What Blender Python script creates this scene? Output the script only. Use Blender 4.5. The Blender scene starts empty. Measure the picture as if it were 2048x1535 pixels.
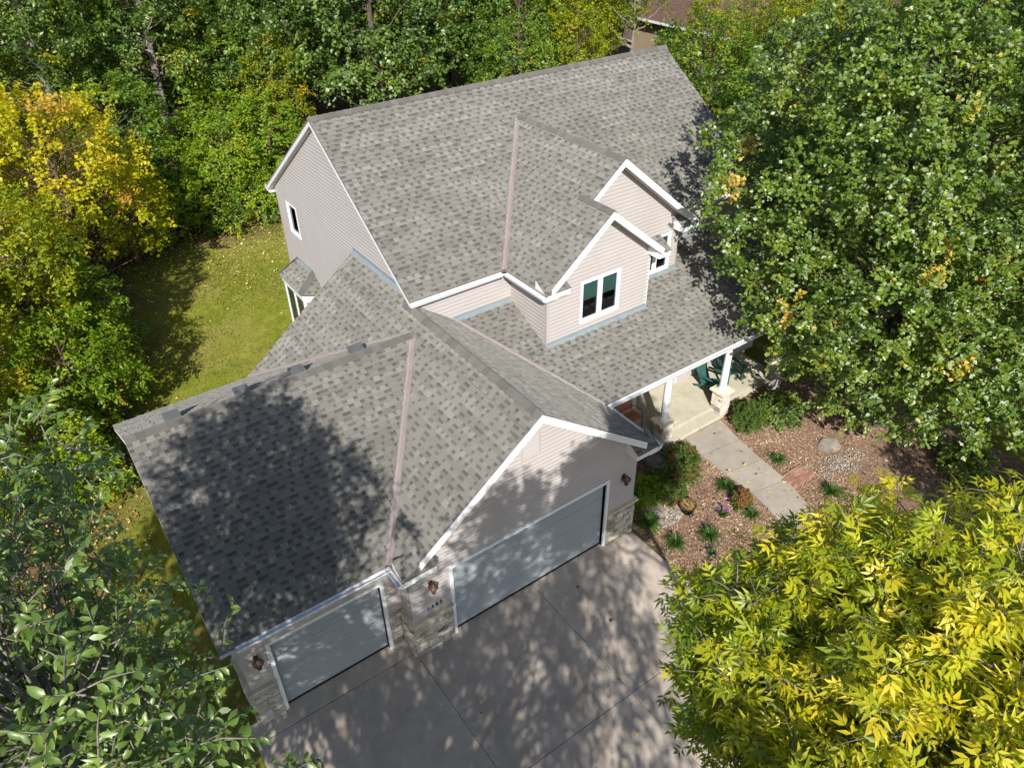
import bpy, math, random
import numpy as np
from mathutils import Vector, Matrix

# ------------------------------------------------------------------ camera, sky, sun, exposure
scene = bpy.context.scene
V = Vector
cam_d = bpy.data.cameras.new('camera')
cam = bpy.data.objects.new('camera', cam_d)
scene.collection.objects.link(cam)
scene.camera = cam
cam_d.sensor_fit = 'HORIZONTAL'; cam_d.sensor_width = 36.0
cam_d.lens = 1526.868 * 36 / 2048
cam_d.clip_start = 0.1; cam_d.clip_end = 2000
YAW, PITCH, ROLL = 0.61239, 0.63003, -0.01606
CAM = V((-5.436, -10.399, 16.053))
fw = V((math.sin(YAW) * math.cos(PITCH), math.cos(YAW) * math.cos(PITCH), -math.sin(PITCH)))
rt = V((math.cos(YAW), -math.sin(YAW), 0)); up = rt.cross(fw)
r2 = math.cos(ROLL) * rt + math.sin(ROLL) * up
u2 = -math.sin(ROLL) * rt + math.cos(ROLL) * up
cam.matrix_world = Matrix(((r2.x, u2.x, -fw.x, CAM.x), (r2.y, u2.y, -fw.y, CAM.y), (r2.z, u2.z, -fw.z, CAM.z), (0, 0, 0, 1)))

SUN_TO = V((-0.62, -1.0, 0.78)).normalized()
world = bpy.data.worlds.new('World'); scene.world = world; world.use_nodes = True
wn = world.node_tree; bg = wn.nodes['Background']
sky = wn.nodes.new('ShaderNodeTexSky'); sky.sky_type = 'NISHITA'; sky.sun_disc = False
sky.sun_elevation = math.asin(SUN_TO.z); sky.sun_rotation = math.atan2(SUN_TO.x, SUN_TO.y)
sky.air_density = 1.0; sky.dust_density = 1.0; sky.ozone_density = 1.0
wn.links.new(sky.outputs[0], bg.inputs[0]); bg.inputs[1].default_value = 0.11
sun_d = bpy.data.lights.new('sun', 'SUN'); sun_d.energy = 4.6; sun_d.angle = math.radians(0.53); sun_d.color = (1.0, 0.965, 0.90)
sun = bpy.data.objects.new('sun', sun_d); scene.collection.objects.link(sun)
sun.rotation_mode = 'QUATERNION'; sun.rotation_quaternion = (-SUN_TO).to_track_quat('-Z', 'Y')
sun.location = (-20, -30, 40)
vs = scene.view_settings
vs.view_transform = 'Standard'; vs.look = 'None'; vs.exposure = 0.45; vs.gamma = 1.0; vs.use_curve_mapping = False
scene.render.engine = 'CYCLES'
scene.cycles.max_bounces = 6; scene.cycles.transparent_max_bounces = 8
scene.cycles.use_denoising = True

rng = np.random.default_rng(7); random.seed(7)
COL = scene.collection

# ------------------------------------------------------------------ materials
MATS = {}
def srgb(r, g, b):
    f = lambda c: (c / 255 / 12.92) if c / 255 <= 0.04045 else ((c / 255 + 0.055) / 1.055) ** 2.4
    return (f(r), f(g), f(b), 1)
def new_mat(name, rough=0.8, spec=0.3):
    m = bpy.data.materials.new(name); m.use_nodes = True
    nt = m.node_tree; p = nt.nodes['Principled BSDF']
    p.inputs['Roughness'].default_value = rough
    p.inputs['Specular IOR Level'].default_value = spec
    if rough > 0.84 and 'Diffuse Roughness' in p.inputs: p.inputs['Diffuse Roughness'].default_value = 1.0
    MATS[name] = m
    return m, nt, p
def node(nt, typ, **kw):
    n = nt.nodes.new(typ)
    for k, v in kw.items(): setattr(n, k, v)
    return n
def ramp(nt, stops, interp='LINEAR'):
    n = nt.nodes.new('ShaderNodeValToRGB'); cr = n.color_ramp; cr.interpolation = interp
    while len(cr.elements) > 1: cr.elements.remove(cr.elements[-1])
    cr.elements[0].position = stops[0][0]; cr.elements[0].color = (*stops[0][1][:3], 1)
    for pos, c in stops[1:]:
        e = cr.elements.new(pos); e.color = (*c[:3], 1)
    return n
def noise(nt, scale, detail=4, rough=0.6, coord=None):
    n = nt.nodes.new('ShaderNodeTexNoise'); n.inputs['Scale'].default_value = scale
    n.inputs['Detail'].default_value = detail; n.inputs['Roughness'].default_value = rough
    if coord is not None: nt.links.new(coord, n.inputs['Vector'])
    return n
def mixc(nt, fac, a, b, mode='MIX'):
    n = nt.nodes.new('ShaderNodeMix'); n.data_type = 'RGBA'; n.blend_type = mode
    for sock, val in ((n.inputs['Factor'], fac), (n.inputs['A'], a), (n.inputs['B'], b)):
        if hasattr(val, 'links'): nt.links.new(val, sock)
        else: sock.default_value = val
    return n.outputs['Result']
def bump(nt, p, height, strength=0.3, dist=0.01):
    b = nt.nodes.new('ShaderNodeBump'); b.inputs['Strength'].default_value = strength; b.inputs['Distance'].default_value = dist
    nt.links.new(height, b.inputs['Height']); nt.links.new(b.outputs[0], p.inputs['Normal'])
def gcoord(nt):
    g = nt.nodes.new('ShaderNodeNewGeometry'); return g.outputs['Position']

def simple(name, col, rough=0.6, spec=0.3, var=0.12, scale=3.0, bumpy=0.0, metal=0):
    m, nt, p = new_mat(name, rough, spec); pos = gcoord(nt)
    n = noise(nt, scale, 5, 0.6, pos)
    c0 = [c * (1 - var) for c in col[:3]]; c1 = [min(1, c * (1 + var)) for c in col[:3]]
    r = ramp(nt, [(0.3, c0), (0.7, c1)]); nt.links.new(n.outputs[0], r.inputs[0])
    nt.links.new(r.outputs[0], p.inputs['Base Color']); p.inputs['Metallic'].default_value = metal
    if bumpy:
        n2 = noise(nt, scale * 12, 4, 0.7, pos); bump(nt, p, n2.outputs[0], bumpy, 0.01)
    return m
def tone_mat(name, stops, rough=0.85, spec=0.2, grain=(60, 0.25), bumpy=0.3, attr='tone', wash=None):
    m, nt, p = new_mat(name, rough, spec); pos = gcoord(nt)
    a = node(nt, 'ShaderNodeAttribute', attribute_name=attr)
    r = ramp(nt, stops); nt.links.new(a.outputs['Fac'], r.inputs[0])
    g = noise(nt, grain[0], 3, 0.7, pos)
    gr = ramp(nt, [(0.25, (1 - grain[1],) * 3), (0.75, (1 + grain[1],) * 3)]); nt.links.new(g.outputs[0], gr.inputs[0])
    c = mixc(nt, 1.0, r.outputs[0], gr.outputs[0], 'MULTIPLY')
    if wash:
        w = noise(nt, wash[0], 4, 0.6, pos)
        wr = ramp(nt, [(0.3, (1 - wash[1],) * 3), (0.7, (1 + wash[1],) * 3)]); nt.links.new(w.outputs[0], wr.inputs[0])
        c = mixc(nt, 1.0, c, wr.outputs[0], 'MULTIPLY')
    nt.links.new(c, p.inputs['Base Color'])
    if bumpy: bump(nt, p, g.outputs[0], bumpy, 0.004)
    return m
def obj_random_mat(name, stops, rough=0.8, spec=0.3, grain=(25, 0.2), bumpy=0.5):
    m, nt, p = new_mat(name, rough, spec)
    oi = node(nt, 'ShaderNodeObjectInfo'); r = ramp(nt, stops); nt.links.new(oi.outputs['Random'], r.inputs[0])
    pos = gcoord(nt); g = noise(nt, grain[0], 5, 0.7, pos)
    gr = ramp(nt, [(0.25, (1 - grain[1],) * 3), (0.75, (1 + grain[1],) * 3)]); nt.links.new(g.outputs[0], gr.inputs[0])
    nt.links.new(mixc(nt, 1.0, r.outputs[0], gr.outputs[0], 'MULTIPLY'), p.inputs['Base Color'])
    bump(nt, p, g.outputs[0], bumpy, 0.02)
    return m

SH = [(0.0, (0.070, 0.065, 0.057)), (0.3, (0.116, 0.110, 0.098)), (0.6, (0.173, 0.165, 0.148)), (1.0, (0.250, 0.241, 0.217))]
M_SH = tone_mat('shingle', SH, 0.92, 0.15, (110, 0.22), 0.5, wash=(0.5, 0.05))
M_CAP = obj_random_mat('ridge_cap', [(0, (0.112, 0.106, 0.097)), (0.5, (0.130, 0.123, 0.112)), (1, (0.152, 0.144, 0.131))], 0.92, 0.15, (110, 0.2), 0.3)
M_DECK = simple('roof_deck', (0.10, 0.095, 0.088), 0.95, 0.1, 0.2, 8)
M_VALLEY = simple('valley_metal', (0.30, 0.245, 0.235), 0.45, 0.4, 0.1, 4)
M_WHITE = simple('white_trim', (0.76, 0.77, 0.79), 0.45, 0.35, 0.03, 2)
M_SOFFIT = simple('soffit', (0.66, 0.64, 0.61), 0.6, 0.3, 0.04, 2)
M_SIDE = simple('siding', (0.445, 0.408, 0.395), 0.6, 0.3, 0.04, 1.2)
M_FLASH = simple('flashing', (0.24, 0.28, 0.30), 0.4, 0.5, 0.1, 4)
M_STONE = obj_random_mat('stone', [(0, (0.22, 0.17, 0.13)), (0.25, (0.42, 0.36, 0.28)), (0.5, (0.55, 0.50, 0.43)), (0.75, (0.36, 0.33, 0.30)), (1, (0.60, 0.55, 0.46))], 0.9, 0.2, (9, 0.3), 0.8)
M_LEDGE = simple('ledge_stone', (0.55, 0.48, 0.36), 0.85, 0.2, 0.18, 6, 0.6)
M_MORTAR = simple('mortar', (0.34, 0.31, 0.28), 0.95, 0.1, 0.15, 10, 0.5)
M_GDOOR = simple('garage_door', (0.33, 0.36, 0.385), 0.5, 0.35, 0.05, 1.5)
M_SEAL = simple('rubber_seal', (0.03, 0.03, 0.03), 0.8, 0.2, 0.1)
M_LAMP = simple('lamp_brown', (0.11, 0.05, 0.035), 0.5, 0.4, 0.2, 8)
M_BLACK = simple('black_metal', (0.02, 0.02, 0.022), 0.45, 0.4, 0.2)
M_VENT = simple('vent_metal', (0.15, 0.148, 0.146), 0.5, 0.4, 0.12)
M_GREEN = simple('chair_green', (0.035, 0.125, 0.105), 0.45, 0.4, 0.1, 5)
M_TEAK = obj_random_mat('bench_wood', [(0, (0.24, 0.085, 0.045)), (1, (0.38, 0.15, 0.08))], 0.6, 0.3, (30, 0.3), 0.2)
M_SHADE = simple('window_shade', (0.60, 0.76, 0.72), 0.7, 0.2, 0.05)
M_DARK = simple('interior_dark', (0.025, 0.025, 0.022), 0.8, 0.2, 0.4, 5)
M_INT = simple('interior_stuff', (0.16, 0.13, 0.11), 0.8, 0.2, 0.5, 6)
M_DOOR = simple('front_door', (0.16, 0.06, 0.04), 0.5, 0.4, 0.15, 4)
M_BARK = simple('bark', (0.105, 0.085, 0.068), 0.95, 0.1, 0.4, 6, 0.9)
M_BARKP = simple('bark_pale', (0.22, 0.195, 0.165), 0.95, 0.1, 0.4, 5, 0.8)
M_BARKB = simple('bark_brown', (0.13, 0.085, 0.06), 0.95, 0.1, 0.35, 6, 0.8)
M_BBATH = simple('cast_stone', (0.085, 0.09, 0.085), 0.9, 0.2, 0.35, 14, 0.6)
M_POT = simple('pot', (0.10, 0.055, 0.038), 0.7, 0.3, 0.25, 12, 0.3)
M_SOIL = simple('soil', (0.09, 0.058, 0.038), 0.98, 0.1, 0.4, 20, 0.8)
M_BOULD = simple('boulder', (0.26, 0.22, 0.185), 0.95, 0.15, 0.3, 5, 0.9)
M_PAVE = obj_random_mat('paver', [(0, (0.22, 0.115, 0.085)), (1, (0.36, 0.205, 0.155))], 0.9, 0.15, (25, 0.25), 0.5)
M_NROOF = simple('brown_roof', (0.10, 0.062, 0.05), 0.9, 0.15, 0.25, 4)
M_TAN = simple('tan_siding', (0.36, 0.27, 0.19), 0.7, 0.25, 0.08, 2)

# concrete: mottling, fine aggregate, darker stains
def concrete(name, base, stain=0.16):
    m, nt, p = new_mat(name, 0.9, 0.2); pos = gcoord(nt)
    a = noise(nt, 0.55, 6, 0.62, pos); b = noise(nt, 45, 3, 0.7, pos); d = noise(nt, 3.2, 5, 0.65, pos)
    ra = ramp(nt, [(0.30, [c * (1 - stain) for c in base]), (0.7, [c * (1 + stain * 0.5) for c in base])]); nt.links.new(a.outputs[0], ra.inputs[0])
    rb = ramp(nt, [(0.3, (0.90,) * 3), (0.7, (1.08,) * 3)]); nt.links.new(b.outputs[0], rb.inputs[0])
    rd = ramp(nt, [(0.35, (0.90,) * 3), (0.62, (1.04,) * 3)]); nt.links.new(d.outputs[0], rd.inputs[0])
    c = mixc(nt, 1, ra.outputs[0], rb.outputs[0], 'MULTIPLY'); c = mixc(nt, 1, c, rd.outputs[0], 'MULTIPLY')
    oi = node(nt, 'ShaderNodeObjectInfo'); ro = ramp(nt, [(0, (0.93, 0.93, 0.94)), (1, (1.06, 1.05, 1.04))]); nt.links.new(oi.outputs['Random'], ro.inputs[0])
    c = mixc(nt, 1, c, ro.outputs[0], 'MULTIPLY')
    vo = nt.nodes.new('ShaderNodeTexVoronoi'); vo.inputs['Scale'].default_value = 1.1; nt.links.new(pos, vo.inputs['Vector'])     # scattered oil and rust spots
    wob = node(nt, 'ShaderNodeMath', operation='MULTIPLY_ADD'); nt.links.new(d.outputs[0], wob.inputs[0]); wob.inputs[1].default_value = 0.12; nt.links.new(vo.outputs['Distance'], wob.inputs[2])
    rv = ramp(nt, [(0.085, (0.80, 0.78, 0.76)), (0.15, (1, 1, 1))]); nt.links.new(wob.outputs[0], rv.inputs[0])
    c = mixc(nt, 1, c, rv.outputs[0], 'MULTIPLY')
    nt.links.new(c, p.inputs['Base Color']); bump(nt, p, b.outputs[0], 0.25, 0.004)
    return m
M_CONC = concrete('concrete_drive', (0.44, 0.378, 0.320), 0.20)
M_WALK = concrete('concrete_walk', (0.325, 0.285, 0.24), 0.16)
M_PORCH = concrete('concrete_porch', (0.40, 0.37, 0.285), 0.14)

# window glass: mostly see-through with a sky reflection
m, nt, p = new_mat('glass'); M_GLASS = m
tr = node(nt, 'ShaderNodeBsdfTransparent'); tr.inputs[0].default_value = (0.62, 0.80, 0.78, 1)
gl = node(nt, 'ShaderNodeBsdfGlossy'); gl.inputs['Roughness'].default_value = 0.03; gl.inputs[0].default_value = (0.9, 0.95, 1, 1)
fr = node(nt, 'ShaderNodeFresnel'); fr.inputs[0].default_value = 1.6
mx = node(nt, 'ShaderNodeMixShader'); nt.links.new(fr.outputs[0], mx.inputs[0]); nt.links.new(tr.outputs[0], mx.inputs[1]); nt.links.new(gl.outputs[0], mx.inputs[2])
nt.links.new(mx.outputs[0], nt.nodes['Material Output'].inputs[0])

def leaf_mat(name, stops, rough=0.42, spec=0.5, trans=0.32, tcol=None, under=None):
    m, nt, p = new_mat(name, rough, spec)
    a = node(nt, 'ShaderNodeAttribute', attribute_name='tone')
    r = ramp(nt, stops); nt.links.new(a.outputs['Fac'], r.inputs[0])
    if under:
        ge = node(nt, 'ShaderNodeNewGeometry'); nt.links.new(mixc(nt, ge.outputs['Backfacing'], r.outputs[0], under), p.inputs['Base Color'])
    else: nt.links.new(r.outputs[0], p.inputs['Base Color'])
    t = node(nt, 'ShaderNodeBsdfTranslucent')
    tc = mixc(nt, 1.0, r.outputs[0], (1.5, 1.6, 0.7, 1) if tcol is None else tcol, 'MULTIPLY'); nt.links.new(tc, t.inputs[0])
    mx = node(nt, 'ShaderNodeMixShader'); mx.inputs[0].default_value = trans
    nt.links.new(p.outputs[0], mx.inputs[1]); nt.links.new(t.outputs[0], mx.inputs[2])
    nt.links.new(mx.outputs[0], nt.nodes['Material Output'].inputs[0])
    return m
L_ELM = leaf_mat('leaf_elm', [(0, (0.065, 0.120, 0.022)), (0.5, (0.155, 0.245, 0.042)), (0.85, (0.27, 0.35, 0.07)), (1, (0.52, 0.46, 0.05))], 0.40, 0.9, 0.32)
L_ASH = leaf_mat('leaf_ash', [(0, (0.10, 0.175, 0.012)), (0.4, (0.27, 0.335, 0.014)), (0.7, (0.50, 0.49, 0.018)), (1, (0.66, 0.54, 0.03))], 0.42, 0.55, 0.38)
L_OAK = leaf_mat('leaf_oak', [(0, (0.050, 0.105, 0.010)), (0.5, (0.125, 0.205, 0.014)), (0.85, (0.24, 0.30, 0.03)), (0.93, (0.36, 0.33, 0.03)), (1, (0.56, 0.38, 0.05))], 0.43, 0.9, 0.30, None, (0.35, 0.39, 0.23, 1))
L_DKG = leaf_mat('leaf_dark', [(0, (0.052, 0.105, 0.018)), (0.5, (0.125, 0.208, 0.030)), (0.9, (0.22, 0.29, 0.035)), (1, (0.42, 0.38, 0.03))], 0.45, 0.9, 0.34)
L_MID = leaf_mat('leaf_mid', [(0, (0.068, 0.145, 0.014)), (0.5, (0.152, 0.255, 0.018)), (0.85, (0.27, 0.33, 0.022)), (1, (0.46, 0.40, 0.02))], 0.45, 0.7, 0.38)
L_LIME = leaf_mat('leaf_lime', [(0, (0.085, 0.175, 0.010)), (0.5, (0.195, 0.305, 0.012)), (0.85, (0.33, 0.38, 0.015)), (1, (0.52, 0.38, 0.03))], 0.45, 0.5, 0.38)
L_YEL = leaf_mat('leaf_yellow', [(0, (0.16, 0.235, 0.010)), (0.4, (0.42, 0.42, 0.014)), (0.85, (0.64, 0.53, 0.022)), (1, (0.60, 0.38, 0.07))], 0.45, 0.5, 0.40)
L_YGR = leaf_mat('leaf_yellowgreen', [(0, (0.110, 0.175, 0.010)), (0.5, (0.265, 0.310, 0.014)), (0.85, (0.46, 0.43, 0.016)), (1, (0.54, 0.38, 0.02))], 0.45, 0.45, 0.38)
L_SHRUB = leaf_mat('leaf_shrub', [(0, (0.040, 0.085, 0.016)), (0.6, (0.095, 0.165, 0.026)), (0.85, (0.17, 0.20, 0.03)), (1, (0.26, 0.10, 0.04))], 0.5, 0.3, 0.3)
L_GRASS = leaf_mat('leaf_blade', [(0, (0.030, 0.085, 0.018)), (0.6, (0.085, 0.170, 0.030)), (0.9, (0.20, 0.22, 0.06)), (1, (0.42, 0.34, 0.16))], 0.5, 0.35, 0.3)
L_PURP = leaf_mat('petal_purple', [(0, (0.34, 0.10, 0.42)), (1, (0.55, 0.22, 0.62))], 0.6, 0.2, 0.3, (1.2, 1.0, 1.2, 1))
L_RED = leaf_mat('leaf_burgundy', [(0, (0.05, 0.016, 0.022)), (1, (0.20, 0.03, 0.06))], 0.5, 0.3, 0.25, (1.4, 0.8, 0.8, 1))
L_LAWN = leaf_mat('lawn_blade', [(0, (0.085, 0.125, 0.012)), (0.5, (0.16, 0.19, 0.016)), (1, (0.27, 0.23, 0.045))], 0.6, 0.2, 0.3)
L_FALL = leaf_mat('fallen_leaf', [(0, (0.16, 0.085, 0.03)), (0.4, (0.42, 0.27, 0.07)), (0.8, (0.62, 0.48, 0.17)), (1, (0.70, 0.60, 0.32))], 0.6, 0.3, 0.15)
M_CHIP = tone_mat('wood_chip', [(0, (0.10, 0.062, 0.042)), (0.4, (0.28, 0.175, 0.11)), (0.75, (0.46, 0.31, 0.20)), (1, (0.62, 0.50, 0.38))], 0.9, 0.15, (40, 0.2), 0)
M_PEB = tone_mat('pebble', [(0, (0.10, 0.09, 0.085)), (0.5, (0.30, 0.26, 0.22)), (0.85, (0.46, 0.42, 0.37)), (1, (0.66, 0.63, 0.58))], 0.8, 0.3, (30, 0.2), 0)

# the ground: mown lawn, thin worn grass and brown forest floor by place
def ground_mat():
    m, nt, p = new_mat('ground', 0.97, 0.1); pos = gcoord(nt)
    sx = node(nt, 'ShaderNodeSeparateXYZ'); nt.links.new(pos, sx.inputs[0])
    big = noise(nt, 0.22, 5, 0.6, pos); mid = noise(nt, 1.6, 5, 0.65, pos); fine = noise(nt, 26, 4, 0.75, pos)
    g1 = ramp(nt, [(0.25, (0.085, 0.110, 0.014)), (0.5, (0.150, 0.165, 0.020)), (0.75, (0.215, 0.195, 0.040))]); nt.links.new(mid.outputs[0], g1.inputs[0])
    worn = ramp(nt, [(0.45, (0, 0, 0)), (0.68, (1, 1, 1))]); nt.links.new(big.outputs[0], worn.inputs[0])
    wf = node(nt, 'ShaderNodeMath', operation='MULTIPLY'); nt.links.new(worn.outputs[0], wf.inputs[0]); wf.inputs[1].default_value = 0.55
    lawn = mixc(nt, wf.outputs[0], g1.outputs[0], (0.23, 0.175, 0.075, 1))
    floor = ramp(nt, [(0.3, (0.055, 0.034, 0.02)), (0.55, (0.12, 0.075, 0.042)), (0.75, (0.22, 0.14, 0.075))]); nt.links.new(mid.outputs[0], floor.inputs[0])
    # forest beyond a wavy line behind and to the left of the lawn
    def lin(a, b, c):                                    # a*x + b*y + c
        m1 = node(nt, 'ShaderNodeMath', operation='MULTIPLY'); nt.links.new(sx.outputs[0], m1.inputs[0]); m1.inputs[1].default_value = a
        m2 = node(nt, 'ShaderNodeMath', operation='MULTIPLY_ADD'); nt.links.new(sx.outputs[1], m2.inputs[0]); m2.inputs[1].default_value = b; nt.links.new(m1.outputs[0], m2.inputs[2])
        m3 = node(nt, 'ShaderNodeMath', operation='ADD'); nt.links.new(m2.outputs[0], m3.inputs[0]); m3.inputs[1].default_value = c
        return m3.outputs[0]
    back = lin(-0.10, 1.0, -25.6); left = lin(-1.0, 0.30, -8.6)
    mxn = node(nt, 'ShaderNodeMath', operation='MAXIMUM'); nt.links.new(back, mxn.inputs[0]); nt.links.new(left, mxn.inputs[1])
    wv = node(nt, 'ShaderNodeMath', operation='MULTIPLY_ADD'); nt.links.new(big.outputs[0], wv.inputs[0]); wv.inputs[1].default_value = 5.0; nt.links.new(mxn.outputs[0], wv.inputs[2])
    fr_ = node(nt, 'ShaderNodeMapRange'); nt.links.new(wv.outputs[0], fr_.inputs[0]); fr_.inputs[1].default_value = 1.8; fr_.inputs[2].default_value = 3.6
    c = mixc(nt, fr_.outputs[0], lawn, floor.outputs[0])
    rf = ramp(nt, [(0.25, (0.62,) * 3), (0.75, (1.32,) * 3)]); nt.links.new(fine.outputs[0], rf.inputs[0])
    nt.links.new(mixc(nt, 1, c, rf.outputs[0], 'MULTIPLY'), p.inputs['Base Color'])
    bump(nt, p, fine.outputs[0], 0.7, 0.03)
    return m
M_GROUND = ground_mat()
M_BED = simple('mulch_bed', (0.20, 0.13, 0.09), 0.97, 0.1, 0.4, 9, 0.9)

# ------------------------------------------------------------------ helpers
def link(o, parent=None):
    COL.objects.link(o)
    if parent is not None: o.parent = parent
    return o
def tag(o, label=None, cat=None, group=None, kind=None):
    if label: o['label'] = label
    if cat: o['category'] = cat
    if group: o['group'] = group
    if kind: o['kind'] = kind
    return o
def empty(name, loc=(0, 0, 0), rz=0, parent=None):
    o = bpy.data.objects.new(name, None); o.empty_display_size = 0.3
    o.location = loc; o.rotation_euler = (0, 0, rz)
    return link(o, parent)
def mesh_obj(name, me, mat, parent=None, smooth=False):
    if mat is not None and not me.materials: me.materials.append(mat)
    o = bpy.data.objects.new(name, me)
    return link(o, parent)
def copy_tree(o, parent=None):
    c = o.copy(); COL.objects.link(c); c.parent = parent
    for ch in list(o.children): copy_tree(ch, c)
    return c
class MB:
    def __init__(s): s.v = []; s.f = []; s.t = []; s.sm = []
    def face(s, pts, tone=0.5, smooth=False):
        i = len(s.v); s.v += [tuple(p) for p in pts]; s.f.append(tuple(range(i, i + len(pts)))); s.t.append(tone); s.sm.append(smooth)
    def faces(s, vs_, fs, tone=0.5, smooth=False):
        i = len(s.v); s.v += [tuple(p) for p in vs_]
        for f in fs: s.f.append(tuple(i + k for k in f)); s.t.append(tone); s.sm.append(smooth)
    def box(s, x0, x1, y0, y1, z0, z1, tone=0.5):
        v = [(x, y, z) for z in (z0, z1) for y in (y0, y1) for x in (x0, x1)]
        s.faces(v, [(0, 2, 3, 1), (4, 5, 7, 6), (0, 1, 5, 4), (2, 6, 7, 3), (0, 4, 6, 2), (1, 3, 7, 5)], tone)
    def hexa(s, a, b, tone=0.5):                       # two quads (4 pts each) joined
        s.faces(list(a) + list(b), [(3, 2, 1, 0), (4, 5, 6, 7), (0, 1, 5, 4), (1, 2, 6, 5), (2, 3, 7, 6), (3, 0, 4, 7)], tone)
    def beam(s, p0, p1, out, th, h, drop=0.0):         # board along p0-p1: top edge on the line, h high, th thick along out
        p0 = V(p0); p1 = V(p1); o = V(out).normalized() * th; d = V((0, 0, -h)); e = V((0, 0, -drop))
        s.hexa([p0 + e, p0 + e + o, p0 + e + o + d, p0 + e + d], [p1 + e, p1 + e + o, p1 + e + o + d, p1 + e + d])
    def prism(s, poly, vec, tone=0.5):
        n = len(poly); vec = V(vec); a = [V(p) for p in poly]; b = [p + vec for p in a]
        s.faces(a + b, [tuple(range(n))] + [tuple(range(2 * n - 1, n - 1, -1))] + [(i, (i + 1) % n + 0, (i + 1) % n + n, i + n)[::-1] for i in range(n)], tone)
    def tube(s, pts, rad, n=8, cap=True, smooth=True, tone=0.5):
        pts = [V(p) for p in pts]; rings = []
        for i, p in enumerate(pts):
            d = (pts[min(i + 1, len(pts) - 1)] - pts[max(i - 1, 0)]).normalized()
            a = d.cross(V((0, 0, 1)) if abs(d.z) < 0.9 else V((1, 0, 0))).normalized(); b = d.cross(a)
            r = rad[i] if hasattr(rad, '__len__') else rad
            rings.append([p + (a * math.cos(2 * math.pi * k / n) + b * math.sin(2 * math.pi * k / n)) * r for k in range(n)])
        vs_ = [p for r in rings for p in r]; fs = []
        for i in range(len(rings) - 1):
            for k in range(n): fs.append((i * n + k, i * n + (k + 1) % n, (i + 1) * n + (k + 1) % n, (i + 1) * n + k))
        s.faces(vs_, fs, tone, smooth)
        if cap: s.face(rings[0][::-1], tone); s.face(rings[-1], tone)
    def lathe(s, prof, n=20, c=(0, 0, 0), smooth=True):
        vs_ = [(c[0] + r * math.cos(2 * math.pi * k / n), c[1] + r * math.sin(2 * math.pi * k / n), c[2] + z) for r, z in prof for k in range(n)]
        fs = [(i * n + k, i * n + (k + 1) % n, (i + 1) * n + (k + 1) % n, (i + 1) * n + k) for i in range(len(prof) - 1) for k in range(n)]
        s.faces(vs_, fs, 0.5, smooth)
    def mesh(s, name='m'):
        me = bpy.data.meshes.new(name); me.from_pydata(s.v, [], s.f)
        a = me.attributes.new('tone', 'FLOAT', 'FACE'); a.data.foreach_set('value', np.array(s.t, dtype=np.float32))
        me.polygons.foreach_set('use_smooth', np.array(s.sm, dtype=bool)); me.update()
        return me
    def build(s, name, mat, parent=None, loc=None, rz=0):
        o = mesh_obj(name, s.mesh(name), mat, parent)
        if loc is not None: o.location = loc; o.rotation_euler = (0, 0, rz)
        return o
def np_mesh(name, verts, tris, tone=None, smooth=False):
    me = bpy.data.meshes.new(name)
    me.vertices.add(len(verts)); me.vertices.foreach_set('co', np.ascontiguousarray(verts, dtype=np.float32).ravel())
    k = tris.shape[1]; n = len(tris)
    me.loops.add(n * k); me.loops.foreach_set('vertex_index', np.ascontiguousarray(tris, dtype=np.int32).ravel())
    me.polygons.add(n); me.polygons.foreach_set('loop_start', np.arange(0, n * k, k, dtype=np.int32))
    try: me.polygons.foreach_set('loop_total', np.full(n, k, dtype=np.int32))
    except Exception: pass
    if smooth: me.polygons.foreach_set('use_smooth', np.ones(n, dtype=bool))
    if tone is not None:
        a = me.attributes.new('tone', 'FLOAT', 'FACE'); a.data.foreach_set('value', np.ascontiguousarray(tone, dtype=np.float32))
    me.update(calc_edges=True)
    return me
def clip(poly, planes):                                # convex clip in 2D; planes: (a,b,c) keep a*x+b*y+c>=0
    for a, b, c in planes:
        out = []; n = len(poly)
        if n == 0: return out
        for i in range(n):
            p, q = poly[i], poly[(i + 1) % n]
            dp = a * p[0] + b * p[1] + c; dq = a * q[0] + b * q[1] + c
            if dp >= 0: out.append(p)
            if (dp >= 0) != (dq >= 0):
                t = dp / (dp - dq); out.append((p[0] + (q[0] - p[0]) * t, p[1] + (q[1] - p[1]) * t))
        poly = out
    return poly
def planes_of(poly):
    A = sum(poly[i][0] * poly[(i + 1) % len(poly)][1] - poly[(i + 1) % len(poly)][0] * poly[i][1] for i in range(len(poly)))
    if A < 0: poly = poly[::-1]
    out = []
    for i in range(len(poly)):
        (x0, y0), (x1, y1) = poly[i], poly[(i + 1) % len(poly)]
        L = math.hypot(x1 - x0, y1 - y0)
        if L < 1e-6: continue
        a, b = -(y1 - y0) / L, (x1 - x0) / L
        out.append((a, b, -(a * x0 + b * y0)))
    return out

# ------------------------------------------------------------------ house dimensions (metres; x along the front, y to the back)
XL, XR, P, ZE = -1.017, 5.80, 0.761, 3.259
OE, O = 0.318, 0.452
XG = 2.327; ZG = ZE + P * (XG - XL + OE); XEL, XER = XL - OE, XR + OE; PR = (ZG - ZE) / (XER - XG)
YW, XWL, YWR, YRE, OW, PW = 0.547, -4.671, 4.417, 8.784, 0.355, 0.586
YFE = 0.147; ZW = ZE + PW * (YWR - YFE); PWR = (ZW - ZE) / (YRE - YWR); XW0 = XWL - OW; XWR = XEL + (ZW - ZE) / P
XM, YM, XMR, YR, ZR, ZME = 2.50, 5.40, 15.86, 10.097, 9.66, 6.212
XM0 = 2.276; YME = 5.083; PM = (ZR - ZME) / (YR - YME); YMB = 2 * YR - YME; YBK = 2 * YR - YM; XMW = 15.6
XG1, ZG1, YG1, XE1 = 8.555, 8.878, 4.071, 5.253
PL = (ZG1 - ZME) / (XG1 - XE1); XE1R = 2 * XG1 - XE1; YCS = YME + (ZG1 - ZME) / PM
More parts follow.
